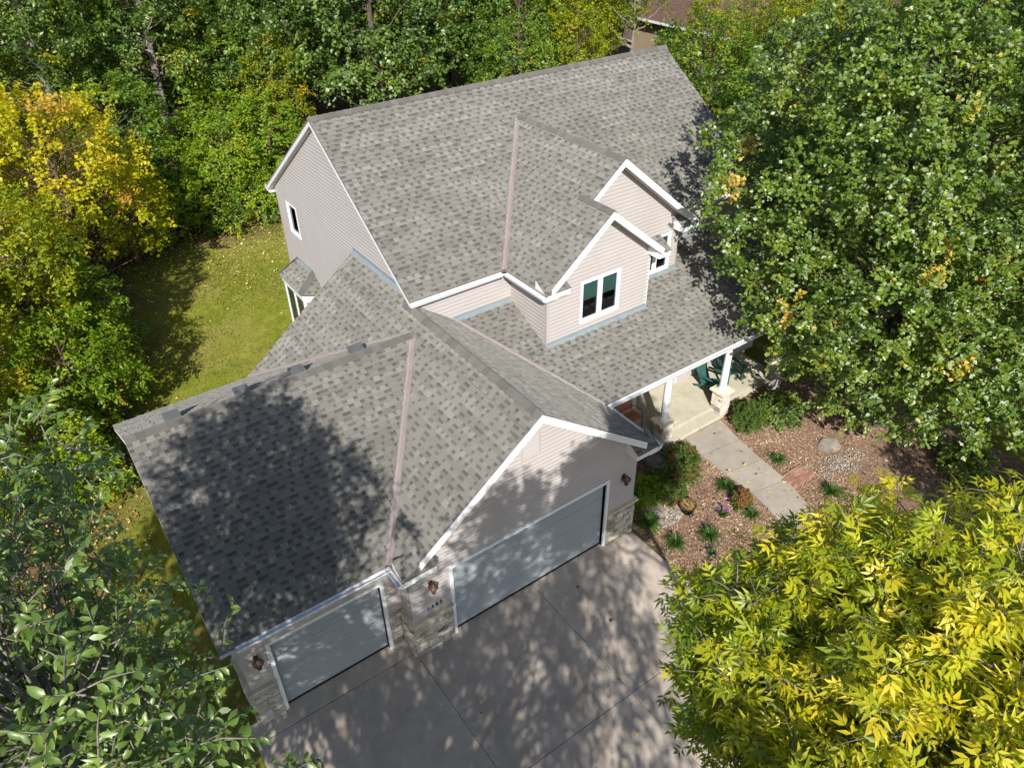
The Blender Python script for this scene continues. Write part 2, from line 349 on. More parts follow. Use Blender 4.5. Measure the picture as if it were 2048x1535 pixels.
XG2, YG2 = 7.444, 3.21; ZG2 = ZME + PL * (XG2 - XE1); XE2R = 2 * XG2 - XE1
X2L, X2R, Y2, Y1, X1R = 5.672, 9.45, 3.712, 4.52, 11.43
ZPB, YP, PP, XPR = 3.297, 1.59, 0.456, 15.6
house = empty('house', (2.5, 5.0, 0))
tag(house, 'two storey suburban house with pinkish siding, grey shingle roofs and attached garage', 'house')
HI = Matrix.Translation((-2.5, -5.0, 0))
def hpart(mb, name, mat, parent=None):                 # a part given in world coordinates
    o = mb.build(name, mat, parent or house)
    if parent is None: o.location = (-2.5, -5.0, 0)
    return o

# ------------------------------------------------------------------ shingled roofs
EXPO, SLEN = 0.146, 1.0
layouts = []                                           # each: list of (s0, s1, tone, raised, dark)
for k in range(14):
    s_, segs, t_ = 0.0, [], bool(k % 2)
    base_t = (0.56, 0.70, 0.63, 0.73, 0.58, 0.68, 0.61)[k % 7]
    while s_ < SLEN - 0.03:
        w_ = random.uniform(0.12, 0.27) if t_ else random.choice((0.075, 0.09, 0.11, 0.13, 0.20))
        e_ = min(SLEN, s_ + w_)
        if SLEN - e_ < 0.05: e_ = SLEN
        tt_ = base_t + random.uniform(-0.05, 0.05)
        if t_ and e_ - s_ < 0.17 and random.random() < 0.25: tt_ += 0.12
        segs.append((s_, e_, tt_, t_, random.uniform(0.30, 0.46)))
        s_ = e_; t_ = not t_
    layouts.append(segs)
def strip_polys(segs, s0, t0, t1, dtone=0.0):
    """quads of one shingle in slope space: (poly2d, lift, tone)"""
    out = []
    for a, b, tone, raised, dark in segs:
        up_ = 0.010 if raised else 0.0
        if raised: out.append(([(s0 + a, t0), (s0 + b, t0), (s0 + b, t1), (s0 + a, t1)], up_, tone + dtone))
        else:
            tm = t0 + (t1 - t0) * 0.50
            out.append(([(s0 + a, t0), (s0 + b, t0), (s0 + b, tm), (s0 + a, tm)], 0.0, tone - 0.04 + dtone))
            out.append(([(s0 + a, tm), (s0 + b, tm), (s0 + b, t1), (s0 + a, t1)], 0.0, max(0.02, tone - dark + dtone)))
    return out
def add_strip(mb, polys, t0, t1, fr, planes=None):
    E0, S, T, N = fr
    for poly, up_, tone in polys:
        q = clip(poly, planes) if planes else poly
        if len(q) < 3: continue
        h = lambda t: 0.003 + 0.014 * (t1 - t) / (t1 - t0) + up_
        P3 = lambda s_, t_, hh: E0 + S * s_ + T * t_ + N * hh
        mb.face([P3(s_, t_, h(t_)) for s_, t_ in q], tone)
        n = len(q)
        for i in range(n):                             # risers on the lower edge and on the sides of raised tabs
            a, b = q[i], q[(i + 1) % n]
            low = abs(a[1] - t0) < 1e-6 and abs(b[1] - t0) < 1e-6
            if low or up_ > 0:
                if abs(a[1] - t1) < 1e-6 and abs(b[1] - t1) < 1e-6: continue
                mb.face([P3(*a, -0.002), P3(*b, -0.002), P3(*b, h(b[1])), P3(*a, h(a[1]))], tone * (0.12 if low else 0.7))  # lower risers toned dark to paint in the course shadow lines
single_candidates = []; roofs = []
def slope(roof, E0, S, T, regions, full=None, seed=0):
    """regions: convex plan polygons; E0 any point on the eave line"""
    E0, S, T = V(E0), V(S).normalized(), V(T).normalized(); N = S.cross(T)
    mb = MB(); rs = random.Random(seed)
    def st(p):
        # solve plan point on the plane
        z = E0.z + (-(N.x * (p[0] - E0.x) + N.y * (p[1] - E0.y)) / N.z)
        d = V((p[0], p[1], z)) - E0
        return (d.dot(S), d.dot(T))
    polys = [[st(p) for p in r] for r in regions]
    allp = [p for q in polys for p in q]
    smin, smax = min(p[0] for p in allp), max(p[0] for p in allp); tmin, tmax = min(p[1] for p in allp), max(p[1] for p in allp)
    pls = [planes_of(q) for q in polys]
    row = 0; t0 = tmin - 0.012
    if smin < -50: smin = -50
    while t0 < tmax - 0.01:
        t1 = t0 + EXPO; s0 = smin - rs.choice((0.0, 0.17, 0.33, 0.5, 0.67, 0.83)) - rs.uniform(0, 0.05)
        while s0 < smax:
            k = rs.randrange(14); dt = rs.uniform(-0.05, 0.05)
            corners = [(s0, t0), (s0 + SLEN, t0), (s0 + SLEN, t1), (s0, t1)]
            sp = None
            for pl in pls:
                ins = [all(a * c[0] + b * c[1] + d >= -0.013 for a, b, d in pl) for c in corners]
                if all(ins):
                    mid = E0 + S * (s0 + 0.5) + T * (t0 + 0.07)
                    single_candidates.append(((mid - CAM).length, roof, E0, S, T, N, s0, t0, k, dt, mb)); sp = 1; break
            if not sp:
                sp = strip_polys(layouts[k], s0, t0, t1, dt)
                for pl in pls: 
                    pl2 = [(a, b, d + (0.013 if b > 0.9 else 0)) for a, b, d in pl]
                    add_strip(mb, sp, t0, t1, (E0, S, T, N), pl2)
            s0 += SLEN
        t0 = t1; row += 1
    roofs.append((roof, mb))
    return N
def deck(mb, poly, zf, th=0.05):
    a = [V((x, y, zf(x, y) - 0.004)) for x, y in poly]
    mb.prism(a, (0, 0, -th))
def roof_part(name):
    o = bpy.data.objects.new(name, bpy.data.meshes.new(name)); link(o, house); o.location = (-2.5, -5, 0); o.data.materials.append(M_DECK); return o
def set_deck(o, mb):
    me = mb.mesh(o.name); me.materials.append(M_DECK); old = o.data; o.data = me; bpy.data.meshes.remove(old)
def cs(p): L = math.hypot(1, p); return 1 / L, p / L

# plane heights
z_main = lambda x, y: ZME + PM * (y - YME)
z_mainb = lambda x, y: ZME + PM * (YMB - y)
z_g1 = lambda x, y: ZME + PL * (x - XE1)
z_g1r = lambda x, y: ZME + PL * (XE1R - x)
z_g2r = lambda x, y: ZME + PL * (XE2R - x)
z_gl = lambda x, y: ZE + P * (x - XEL)
z_gr = lambda x, y: ZE + PR * (XER - x)
z_wf = lambda x, y: ZE + PW * (y - YFE)
z_wb = lambda x, y: ZE + PWR * (YRE - y)
z_po = lambda x, y: ZPB + PP * (y - YP)
VG = 0.09                                              # shingles stop this far short of a valley

main_roof = roof_part('main_roof'); gable_roof = roof_part('front_gable_roof'); garage_roof = roof_part('garage_roof')
wing_roof = roof_part('side_garage_roof'); porch_roof = roof_part('porch_roof'); bay_roof = roof_part('bay_roof')

c, s = cs(PM)
yv = lambda x: YME + PL * (x - XE1) / PM
slope(main_roof, (XM0, YME, ZME), (1, 0, 0), (0, c, s), [
    [(XM0, YCS), (XMR, YCS), (XMR, YR), (XM0, YR)],
    [(XM0, YME), (XE1 - VG, YME), (XG1 - VG, YCS), (XM0, YCS)],
    [(XE1R, YME), (XMR, YME), (XMR, YCS), (XG1, YCS)]], seed=1)
mb = MB()
for q in ([(XM0, YCS), (XMR, YCS), (XMR, YR), (XM0, YR)], [(XM0, YME), (XE1, YME), (XG1, YCS), (XM0, YCS)], [(XE1R, YME), (XMR, YME), (XMR, YCS), (XG1, YCS)]): deck(mb, q, z_main)
deck(mb, [(XM0, YR), (XMR, YR), (XMR, YMB), (XM0, YMB)], z_mainb); set_deck(main_roof, mb)
c, s = cs(PL)
slope(gable_roof, (XE1, YCS, ZME), (0, -1, 0), (c, 0, s), [
    [(XE1, YG2), (XG2, YG2), (XG2, yv(XG2) - VG), (XE1, yv(XE1) - VG)],
    [(XG2, YG1), (XG1, YG1), (XG1, yv(XG1) - VG), (XG2, yv(XG2) - VG)]], seed=2)
mb = MB()
deck(mb, [(XE1, YG2), (XG2, YG2), (XG2, yv(XG2)), (XE1, yv(XE1))], z_g1); deck(mb, [(XG2, YG1), (XG1, YG1), (XG1, yv(XG1)), (XG2, yv(XG2))], z_g1)
deck(mb, [(XG1, YG1), (XE1R, YG1), (XE1R, YME), (XG1, YCS)], z_g1r); deck(mb, [(XG2, YG2), (XE2R, YG2), (XE2R, Y1), (XG2, Y1)], z_g2r); set_deck(gable_roof, mb)
c, s = cs(P)
yv1 = lambda x: YFE + (x - XEL) * (YWR - YFE) / (XWR - XEL); yv2 = lambda x: YRE - (x - XEL) * (YRE - YWR) / (XWR - XEL)
slope(garage_roof, (XEL, YRE, ZE), (0, -1, 0), (c, 0, s), [
    [(XEL, -O), (XWR, -O), (XWR, yv1(XWR) - VG * 1.3), (XEL, yv1(XEL) - VG * 1.3)],
    [(XEL + VG, YRE), (XWR, YRE), (XWR, yv2(XWR) + VG * 1.3)],
    [(XWR, -O), (XG, -O), (XG, 5.2), (XWR, 5.2)], [(XWR, 5.2), (XM - 0.09, 5.2), (XM - 0.09, YRE), (XWR, YRE)]], seed=3)
c2, s2 = cs(PR)
xv = lambda y: XER - (z_po(0, y) - ZE) / PR
slope(garage_roof, (XER, -O, ZE), (0, 1, 0), (-c2, 0, s2), [
    [(XG, -O), (XER, -O), (XER, YP - 0.1), (xv(YM) - VG, YM), (XG, YM)]], seed=4)
mb = MB()
deck(mb, [(XEL, -O), (XWR, -O), (XWR, YWR), (XEL, YFE)], z_gl); deck(mb, [(XEL, YRE), (XWR, YWR), (XWR, YRE)][::-1], z_gl)
deck(mb, [(XWR, -O), (XG, -O), (XG, 5.2), (XWR, 5.2)], z_gl); deck(mb, [(XWR, 5.2), (XM, 5.2), (XM, YRE), (XWR, YRE)], z_gl)
deck(mb, [(XG, -O), (XER, -O), (XER, YP), (xv(YM), YM), (XG, YM)], z_gr); set_deck(garage_roof, mb)
c, s = cs(PW)
slope(wing_roof, (XW0, YFE, ZE), (1, 0, 0), (0, c, s), [[(XW0, YFE), (XEL - VG, YFE), (XWR - VG, YWR), (XW0, YWR)]], seed=5)
c, s = cs(PWR)
slope(wing_roof, (XWR, YRE, ZE), (-1, 0, 0), (0, -c, s), [[(XW0, YRE), (XEL - VG, YRE), (XWR - VG, YWR), (XW0, YWR)]], seed=6)
mb = MB(); deck(mb, [(XW0, YFE), (XEL, YFE), (XWR, YWR), (XW0, YWR)], z_wf); deck(mb, [(XW0, YWR), (XWR, YWR), (XEL, YRE), (XW0, YRE)], z_wb); set_deck(wing_roof, mb)
c, s = cs(PP)
slope(porch_roof, (xv(YP), YP, ZPB), (1, 0, 0), (0, c, s), [
    [(X2L, 2.23 + 0.2), (X2L, YM - 0.1), (xv(YM - 0.1) + VG, YM - 0.1)],
    [(xv(YP) + VG, YP), (X2R, YP), (X2R, Y2 - 0.09), (X2L, Y2 - 0.09), (X2L, 2.23 + VG)],
    [(X2R, YP), (X1R, YP), (X1R, Y1 - 0.09), (X2R, Y1 - 0.09)], [(X1R, YP), (XPR, YP), (XPR, YM - 0.09), (X1R, YM - 0.09)]], seed=7)
mb = MB()
for q in ([(X2L, 2.23), (X2L, YM), (xv(YM), YM)], [(xv(YP), YP), (X2R, YP), (X2R, Y2), (X2L, Y2), (X2L, 2.23)], [(X2R, YP), (X1R, YP), (X1R, Y1), (X2R, Y1)], [(X1R, YP), (XPR, YP), (XPR, YM), (X1R, YM)]): deck(mb, q, z_po)
set_deck(porch_roof, mb)
# bay window roof: three facets against the side wall
BY0, BY1, BX, BZ, BZT = 12.25, 14.15, 1.80, 3.35, 3.86
def facet(a, b, c_, d, seed):
    a, b, c_, d = map(V, (a, b, c_, d)); S = (b - a).normalized(); N = S.cross(d - a).normalized(); T = N.cross(S)
    q = [((p - a).dot(S), (p - a).dot(T)) for p in (a, b, c_, d)]; pl = planes_of(q); rs = random.Random(seed); mb = MB(); t0 = 0
    tm = max(p[1] for p in q)
    while t0 < tm:
        s0 = min(p[0] for p in q) - rs.uniform(0, 0.8)
        while s0 < max(p[0] for p in q):
            add_strip(mb, strip_polys(layouts[rs.randrange(14)], s0, t0, t0 + EXPO, 0), t0, t0 + EXPO, (a, S, T, N), pl); s0 += SLEN
        t0 += EXPO
    roofs.append((bay_roof, mb))
bA, bB = V((BX, BY1, BZ)), V((BX, BY0, BZ)); bC, bD = V((XM, BY0 + 0.25, BZT)), V((XM, BY1 - 0.25, BZT)); bE, bF = V((XM, BY0 - 0.55, BZ)), V((XM, BY1 + 0.55, BZ))
facet(bA, bB, bC, bD, 1); facet(bB, bE, (XM, BY0 + 0.24, BZT), bC, 2); facet(bF, bA, bD, (XM, BY1 - 0.24, BZT), 3)
mb = MB(); mb.faces([bA, bB, bC, bD, bE, bF, bA - V((0, 0, .03)), bB - V((0, 0, .03)), bE - V((0, 0, .03)), bF - V((0, 0, .03))], [(0, 1, 2, 3), (1, 4, 2), (5, 0, 3), (9, 8, 7, 6)]); set_deck(bay_roof, mb)

# the 300 shingles that show largest are single pieces, the rest one field per roof
single_candidates.sort(key=lambda q: q[0])
smeshes = []
for k in range(14):
    mb = MB(); add_strip(mb, strip_polys(layouts[k], 0, 0, EXPO), 0, EXPO, (V((0, 0, 0)), V((1, 0, 0)), V((0, 1, 0)), V((0, 0, 1))))
    me = mb.mesh('shingle'); me.materials.append(M_SH); smeshes.append(me)
for i, (d, roof, E0, S, T, N, s0, t0, k, dt, mb) in enumerate(single_candidates):
    if i < 300:
        o = bpy.data.objects.new('shingle', smeshes[k]); link(o, roof)
        p = E0 + S * s0 + T * t0
        o.matrix_local = Matrix(((S.x, T.x, N.x, p.x), (S.y, T.y, N.y, p.y), (S.z, T.z, N.z, p.z), (0, 0, 0, 1)))
    else: add_strip(mb, strip_polys(layouts[k], s0, t0, t0 + EXPO, dt), t0, t0 + EXPO, (E0, S, T, N))
joined = {}
for roof, mb in roofs:
    j = joined.setdefault(roof.name, (roof, MB()))[1]; n0 = len(j.v)
    j.v += mb.v; j.f += [tuple(i + n0 for i in f) for f in mb.f]; j.t += mb.t; j.sm += mb.sm
for roof, mb in joined.values():
    o = mb.build('shingle_field', M_SH, roof); o['kind'] = 'stuff'

# ridge caps: overlapping folded pieces
def ridge(roof, a, b, n1, n2, w=0.15, step=0.2):
    a, b = V(a), V(b); L = (b - a).length; D = (b - a).normalized(); n = max(1, int(L / step)); st_ = L / n
    d1 = (V(n1) - D * V(n1).dot(D)).normalized(); d2 = (V(n2) - D * V(n2).dot(D)).normalized()
    mb = MB(); U = V((0, 0, 1))
    for (x0, h0), (x1, h1) in (((0, 0.052), (st_ * 1.25, 0.036)),):
        p = lambda x, dd, w_, h: D * x + dd * w_ + U * h
        m0, m1 = p(x0, d1, 0, h0 + 0.012), p(x1, d1, 0, h1 + 0.012)
        l0, l1 = p(x0, d1, w, h0), p(x1, d1, w, h1); r0, r1 = p(x0, d2, w, h0), p(x1, d2, w, h1); q = U * -0.045
        a0, a1 = m0 + d1 * 0.035 - U * 0.002, m1 + d1 * 0.035 - U * 0.002; b0, b1 = m0 + d2 * 0.035 - U * 0.002, m1 + d2 * 0.035 - U * 0.002
        mb.faces([l0, l1, a0, a1, m0, m1, b0, b1, r0, r1], [(0, 1, 3, 2), (2, 3, 5, 4), (4, 5, 7, 6), (6, 7, 9, 8)], 0.5, True)
        mb.faces([l0, a0, m0, b0, r0, r0 + q, m0 + q, l0 + q], [(0, 1, 2, 6, 7), (2, 3, 4, 5, 6)])
        mb.faces([l0, l1, l1 + q, l0 + q], [(0, 1, 2, 3)]); mb.faces([r0, r1, r1 + q, r0 + q], [(0, 1, 2, 3)])
    me = mb.mesh('ridge_cap'); me.materials.append(M_CAP)
    for i in range(n):
        o = bpy.data.objects.new('ridge_cap', me); link(o, roof); o.location = a + D * (i * st_)
def dn(dx, dy, p): return V((dx, dy, -p))
ridge(main_roof, (XM0, YR, ZR), (XMR, YR, ZR), dn(0, -1, PM), dn(0, 1, PM), 0.15, 0.21)
ridge(gable_roof, (XG1, YG1, ZG1), (XG1, YCS + 0.1, ZG1), dn(-1, 0, PL), dn(1, 0, PL), 0.15, 0.19)
ridge(gable_roof, (XG2, YG2, ZG2), (XG2, Y1, ZG2), dn(-1, 0, PL), dn(1, 0, PL), 0.15, 0.19)
ridge(garage_roof, (XG, -O, ZG), (XG, YM - 0.02, ZG), dn(-1, 0, P), dn(1, 0, PR), 0.16, 0.19)
ridge(wing_roof, (XW0, YWR, ZW), (XWR + 0.1, YWR, ZW), dn(0, -1, PW), dn(0, 1, PWR), 0.15, 0.21)
ridge(bay_roof, bB, bC, dn(-1, 0, .3), dn(0.5, -1, .3), 0.10, 0.2); ridge(bay_roof, bA, bD, dn(-1, 0, .3), dn(0.5, 1, .3), 0.10, 0.2)

# open valleys: W-shaped metal
def valley(roof, a, b, d1, d2, w=0.10):
    a, b = V(a), V(b); D = (b - a).normalized(); d1 = (V(d1) - D * V(d1).dot(D)).normalized(); d2 = (V(d2) - D * V(d2).dot(D)).normalized()
    mb = MB(); U = V((0, 0, 1)); pr = [(d1 * w, 0.012), (d1 * 0.015, 0.010), (V((0, 0, 0)), 0.032), (d2 * 0.015, 0.010), (d2 * w, 0.012)]
    ra = [a + o + U * h for o, h in pr]; rb = [b + o + U * h for o, h in pr]
    mb.faces(ra + rb, [(i, i + 1, i + 6, i + 5) for i in range(4)])
    mb.build('valley_flashing', M_VALLEY, roof)
valley(main_roof, (XE1, YME, ZME), (XG1, YCS, ZG1), V((-1, 0, 0)), V((0, -1, 0)) + V((0.2, 0, PL * .2)))
valley(garage_roof, (XEL, YFE, ZE), (XWR, YWR, ZW), V((-1, 0, 0)), V((0, -1, 0)))
valley(garage_roof, (XEL, YRE, ZE), (XWR, YWR, ZW), V((-1, 0, 0)), V((0, 1, 0)))
valley(porch_roof, (xv(YP), YP, ZPB), (xv(YM), YM, z_po(0, YM)), V((0, -1, 0)) + V((-.2, 0, PR * .2)), V((1, 0, 0)), 0.09)

# roof box vents
def box_vent(x, y, zf, back):
    mb = MB(); z = zf; w, d, h = 0.17, 0.20, 0.15
    top = [(x - w, y - d, z + h), (x + w, y - d, z + h), (x + w, y + d * back, z + h - 0.03), (x - w, y + d * back, z + h - 0.03)]
    bot = [(x - w * .86, y - d * .86, z - 0.22), (x + w * .86, y - d * .86, z - 0.22), (x + w * .86, y + d * .86, z - 0.25), (x - w * .86, y + d * .86, z - 0.25)]
    lip = [(p[0], p[1], p[2] - 0.05) for p in top]
    mb.hexa(lip, top); mb.hexa(bot, [(p[0] * 1.0, p[1], z + h - 0.07) for p in bot])
    return mb
for x in (0.52, -1.03, -2.38, -3.96): box_vent(x, YWR + 0.36, z_wb(0, YWR + 0.36), 1).build('roof_vent', M_VENT, wing_roof)
box_vent(14.25, YR + 0.33, z_mainb(0, YR + 0.33), 1).build('roof_vent', M_VENT, main_roof)
mb = MB(); mb.tube([(6.4, YR + 1.2, z_mainb(0, YR + 1.2) - .1), (6.4, YR + 1.2, z_mainb(0, YR + 1.2) + .35)], 0.05, 10); mb.build('vent_pipe', M_WHITE, main_roof)

# ------------------------------------------------------------------ walls with lap siding
BOARD = 0.118
def wall(name, p0, S, N, poly, holes=(), boards=True, zb=0.0, core=True):
    """poly in (s,z) convex; holes list of (s0,s1,z0,z1)"""
    p0, S, N = V(p0), V(S), V(N); U = V((0, 0, 1)); mb = MB()
    zmin, zmax = min(p[1] for p in poly), max(p[1] for p in poly); smin, smax = min(p[0] for p in poly), max(p[0] for p in poly)
    pl = planes_of(list(poly))
    def rects():                                       # wall minus holes, as z-bands
        zs = sorted({zmin, zmax, *[h[2] for h in holes], *[h[3] for h in holes]})
        for za, zb_ in zip(zs, zs[1:]):
            cuts = sorted((h[0], h[1]) for h in holes if h[2] <= za + 1e-6 and h[3] >= zb_ - 1e-6); a = smin
            for h0, h1 in cuts:
                if h0 > a: yield a, h0, za, zb_
                a = max(a, h1)
            if a < smax: yield a, smax, za, zb_
    for a, b, za, zb_ in rects():
        q = clip([(a, za), (b, za), (b, zb_), (a, zb_)], pl)
        if len(q) >= 3: mb.prism([p0 + S * u + U * z for u, z in q], -N * 0.14)
    o = hpart(mb, name, M_SIDE)
    if boards:
        z = zmin if zb == 0 else zb
        while z < zmax:
            z1 = z + BOARD
            for a, b, za, zc in rects():
                q = clip([(a, max(za, z)), (b, max(za, z)), (b, min(zc, z1)), (a, min(zc, z1))], pl) if max(za, z) < min(zc, z1) - 0.004 else []
                if len(q) < 3: continue
                bm_ = MB(); zk = z + BOARD * 0.62; h = lambda zz: 0.024 if zz <= zk else 0.024 - 0.021 * (zz - zk) / (z1 - zk)
                for qq in (clip(q, [(0, -1, zk)]), clip(q, [(0, 1, -zk)])):
                    if len(qq) >= 3: bm_.face([p0 + S * u + U * zz + N * h(zz) for u, zz in qq])
                for i in range(len(q)):
                    u0, u1 = q[i], q[(i + 1) % len(q)]
                    if abs(u0[1] - u1[1]) < 1e-6 and u0[1] < z + BOARD * 0.5:
                        bm_.face([p0 + S * u0[0] + U * u0[1], p0 + S * u1[0] + U * u1[1], p0 + S * u1[0] + U * u1[1] + N * h(u1[1]), p0 + S * u0[0] + U * u0[1] + N * h(u0[1])])
                bm_.build('siding_board', M_SIDE, o)
            z = z1
    return o
RT = 0.16                                              # wall tops stop below the roof plane
ztop = lambda y: min(z_main(0, y), z_mainb(0, y)) - RT
# main side wall (faces -x); s runs from back to front so that s = YBK - y
wS = lambda y: YBK - y
main_side_wall = wall('main_side_wall', (XM, YBK, 0), (0, -1, 0), (-1, 0, 0),
    [(0, 0), (wS(YM), 0), (wS(YM), ztop(YM)), (wS(YR), ztop(YR)), (0, ztop(YBK))], holes=[(wS(13.93), wS(13.17), 4.93, 5.95)])
wall('main_front_wall', (XM, YM, 0), (1, 0, 0), (0, -1, 0), [(0, 3.0), (XMW - XM, 3.0), (XMW - XM, ztop(YM)), (0, ztop(YM))], zb=4.5)
wall('main_right_wall', (XMW, YM, 0), (0, 1, 0), (1, 0, 0), [(0, 0), (YBK - YM, 0), (YBK - YM, ztop(YBK)), (YR - YM, ztop(YR)), (0, ztop(YM))], boards=False)
wall('main_rear_wall', (XMW, YBK, 0), (-1, 0, 0), (0, 1, 0), [(0, 0), (XMW - XM, 0), (XMW - XM, ztop(YBK)), (0, ztop(YBK))], boards=False)
g1t = lambda x: min(z_g1(x, 0), z_g1r(x, 0)) - RT; g2t = lambda x: min(z_g1(x, 0), z_g2r(x, 0)) - RT
wall('upper_gable_wall', (X2L, Y1, 0), (1, 0, 0), (0, -1, 0), [(0, 4.3), (X1R - X2L, 4.3), (X1R - X2L, g1t(X1R)), (XG1 - X2L, g1t(XG1)), (0, g1t(X2L))],
     holes=[(9.98 - X2L, 11.08 - X2L, 4.75, 5.88)])
wall('lower_gable_wall', (X2L, Y2, 0), (1, 0, 0), (0, -1, 0), [(0, 0.3), (X2R - X2L, 0.3), (X2R - X2L, g2t(X2R)), (XG2 - X2L, g2t(XG2)), (0, g2t(X2L))],
     holes=[(6.90 - X2L, 8.26 - X2L, 4.64, 5.85)])
wall('gable_return_wall', (X2L, YM, 0), (0, -1, 0), (-1, 0, 0), [(0, 4.2), (YM - Y2, 3.8), (YM - Y2, g1t(X2L)), (0, g1t(X2L))])
wall('gable_inner_wall', (X2R, Y2, 0), (0, 1, 0), (1, 0, 0), [(0, 0.3), (Y1 - Y2, 0.3), (Y1 - Y2, g2t(X2R)), (0, g2t(X2R))], boards=False)
wall('gable_right_wall', (X1R, Y1, 0), (0, 1, 0), (1, 0, 0), [(0, 4.3), (YM - Y1, 4.3), (YM - Y1, g1t(X1R)), (0, g1t(X1R))], boards=False)
# garage
ggt = lambda x: min(z_gl(x, 0), z_gr(x, 0)) - RT
wall('garage_front_wall', (XL, 0, 0), (1, 0, 0), (0, -1, 0), [(0, 0), (XR - XL, 0), (XR - XL, ggt(XR)), (XG - XL, ggt(XG)), (0, ggt(XL))],
     holes=[(0.09 - XL, 4.79 - XL, 0, 2.36)], zb=0.0)
wall('garage_jog_wall', (XL, YW, 0), (0, -1, 0), (-1, 0, 0), [(0, 0), (YW, 0), (YW, ggt(XL)), (0, ggt(XL))])
wall('garage_right_wall', (XR, 0, 0), (0, 1, 0), (1, 0, 0), [(0, 0), (YM, 0), (YM, ggt(XR)), (0, ggt(XR))], boards=False)
wt = lambda y: min(z_wf(0, y), z_wb(0, y)) - RT
wall('side_garage_front_wall', (XWL, YW, 0), (1, 0, 0), (0, -1, 0), [(0, 0), (XL - XWL, 0), (XL - XWL, wt(YW)), (0, wt(YW))], holes=[(-4.07 - XWL, -1.49 - XWL, 0, 2.33)])
YWB = YRE - 0.4
wall('side_garage_end_wall', (XWL, YWB, 0), (0, -1, 0), (-1, 0, 0), [(0, 0), (YWB - YW, 0), (YWB - YW, wt(YW)), (YWB - YWR, wt(YWR)), (0, wt(YWB))])
wall('garage_rear_wall', (XM, YWB, 0), (-1, 0, 0), (0, 1, 0), [(0, 0), (XM - XWL, 0), (XM - XWL, wt(YWB)), (XM - XL, wt(YWB)), (0, z_gl(XM, 0) - .3)], boards=False)
# porch: entry recess and wall behind the chairs
wall('porch_wall', (11.55, 3.92, 0), (1, 0, 0), (0, -1, 0), [(0, 0.28), (XMW - 11.55, 0.28), (XMW - 11.55, 3.4), (0, 3.4)], holes=[(1.3, 2.9, 1.1, 2.5)])
wall('entry_wall', (X2R, YM - 0.02, 0), (1, 0, 0), (0, -1, 0), [(0, 0.28), (2.1, 0.28), (2.1, 3.3), (0, 3.3)], holes=[(0.6, 1.55, 0.28, 2.4)], boards=False)
wall('entry_side_wall', (11.55, YM, 0), (0, -1, 0), (-1, 0, 0), [(0, 0.28), (YM - 3.92, 0.28), (YM - 3.92, 3.3), (0, 3.3)], boards=False)

# ------------------------------------------------------------------ trim: rake boards, fascia, gutters, soffits, corner boards
def trim(name, fn, mat=M_WHITE, parent=None):
    mb = MB(); fn(mb); return hpart(mb, name, mat, parent)
def rake(name, a, b, out, h=0.20, inner=0.42, zdrop=0.002):
    a, b, o = V(a), V(b), V(out)
    def f(mb):
        if o.y < -0.5:
            mb.beam(a - V((0, 0, zdrop)), b - V((0, 0, zdrop)), o, 0.03, h); mb.beam(a + o * 0.03 + V((0, 0, 0.010)), b + o * 0.03 + V((0, 0, 0.010)), o, 0.014, 0.05); return
        d = V((0, 0, -0.056)) - o * 0.032; mb.beam(a + d, b + d, o, 0.03, h - 0.06)
    trim(name, f)
    if inner:
        def g(mb):
            z = V((0, 0, -h + 0.035)); mb.hexa([a + z, b + z, b + z - o * inner, a + z - o * inner], [p - V((0, 0, 0.014)) for p in (a + z, b + z, b + z - o * inner, a + z - o * inner)])
        trim('rake_soffit', g, M_SOFFIT)
FY = (0, -1, 0)
rake('rake_board', (XG, -O, ZG), (XG + (XER - XG) * 0.87, -O, ZG - (ZG - ZE) * 0.87), FY, 0.20, O - 0.02)
rake('rake_board', (XG, -O, ZG), (XG - (XG - XEL) * 0.88, -O, ZG - (ZG - ZE) * 0.88), FY, 0.20, O - 0.02)
rake('rake_board', (XG1, YG1, ZG1), (XG1 + (XE1R - XG1) * 0.93, YG1, ZG1 - (ZG1 - ZME) * 0.93), FY, 0.20, 0.43)
rake('rake_board', (XG1, YG1, ZG1), (XG2 + 0.02, YG1, z_g1(XG2 + 0.02, 0)), FY, 0.17, 0.43)
rake('rake_board', (XG2, YG2, ZG2), (XG2 + (XE2R - XG2) * 0.92, YG2, ZG2 - (ZG2 - ZME) * 0.92), FY, 0.20, 0.48)
rake('rake_board', (XG2, YG2, ZG2), (XG2 - (XG2 - XE1) * 0.92, YG2, ZG2 - (ZG2 - ZME) * 0.92), FY, 0.20, 0.48)
rake('rake_board', (XM0, YR, ZR), (XM0, YME, ZME), (-1, 0, 0), 0.19, XM - XM0 - 0.02)
rake('rake_board', (XM0, YR, ZR), (XM0, YMB, ZME), (-1, 0, 0), 0.19, XM - XM0 - 0.02)
rake('rake_board', (XMR, YR, ZR), (XMR, YME, ZME), (1, 0, 0), 0.19, XMR - XMW - 0.02); rake('rake_board', (XMR, YR, ZR), (XMR, YMB, ZME), (1, 0, 0), 0.19, XMR - XMW - 0.02)
rake('rake_board', (XW0, YWR, ZW), (XW0, YFE, ZE), (-1, 0, 0), 0.18, OW - 0.02); rake('rake_board', (XW0, YWR, ZW), (XW0, YRE, ZE), (-1, 0, 0), 0.18, OW - 0.02)
rake('rake_board', (XEL + 0.15, YRE, z_gl(XEL + .15, 0)), (XM - 0.03, YRE, z_gl(XM - .03, 0)), (0, 1, 0), 0.18, 0.38)
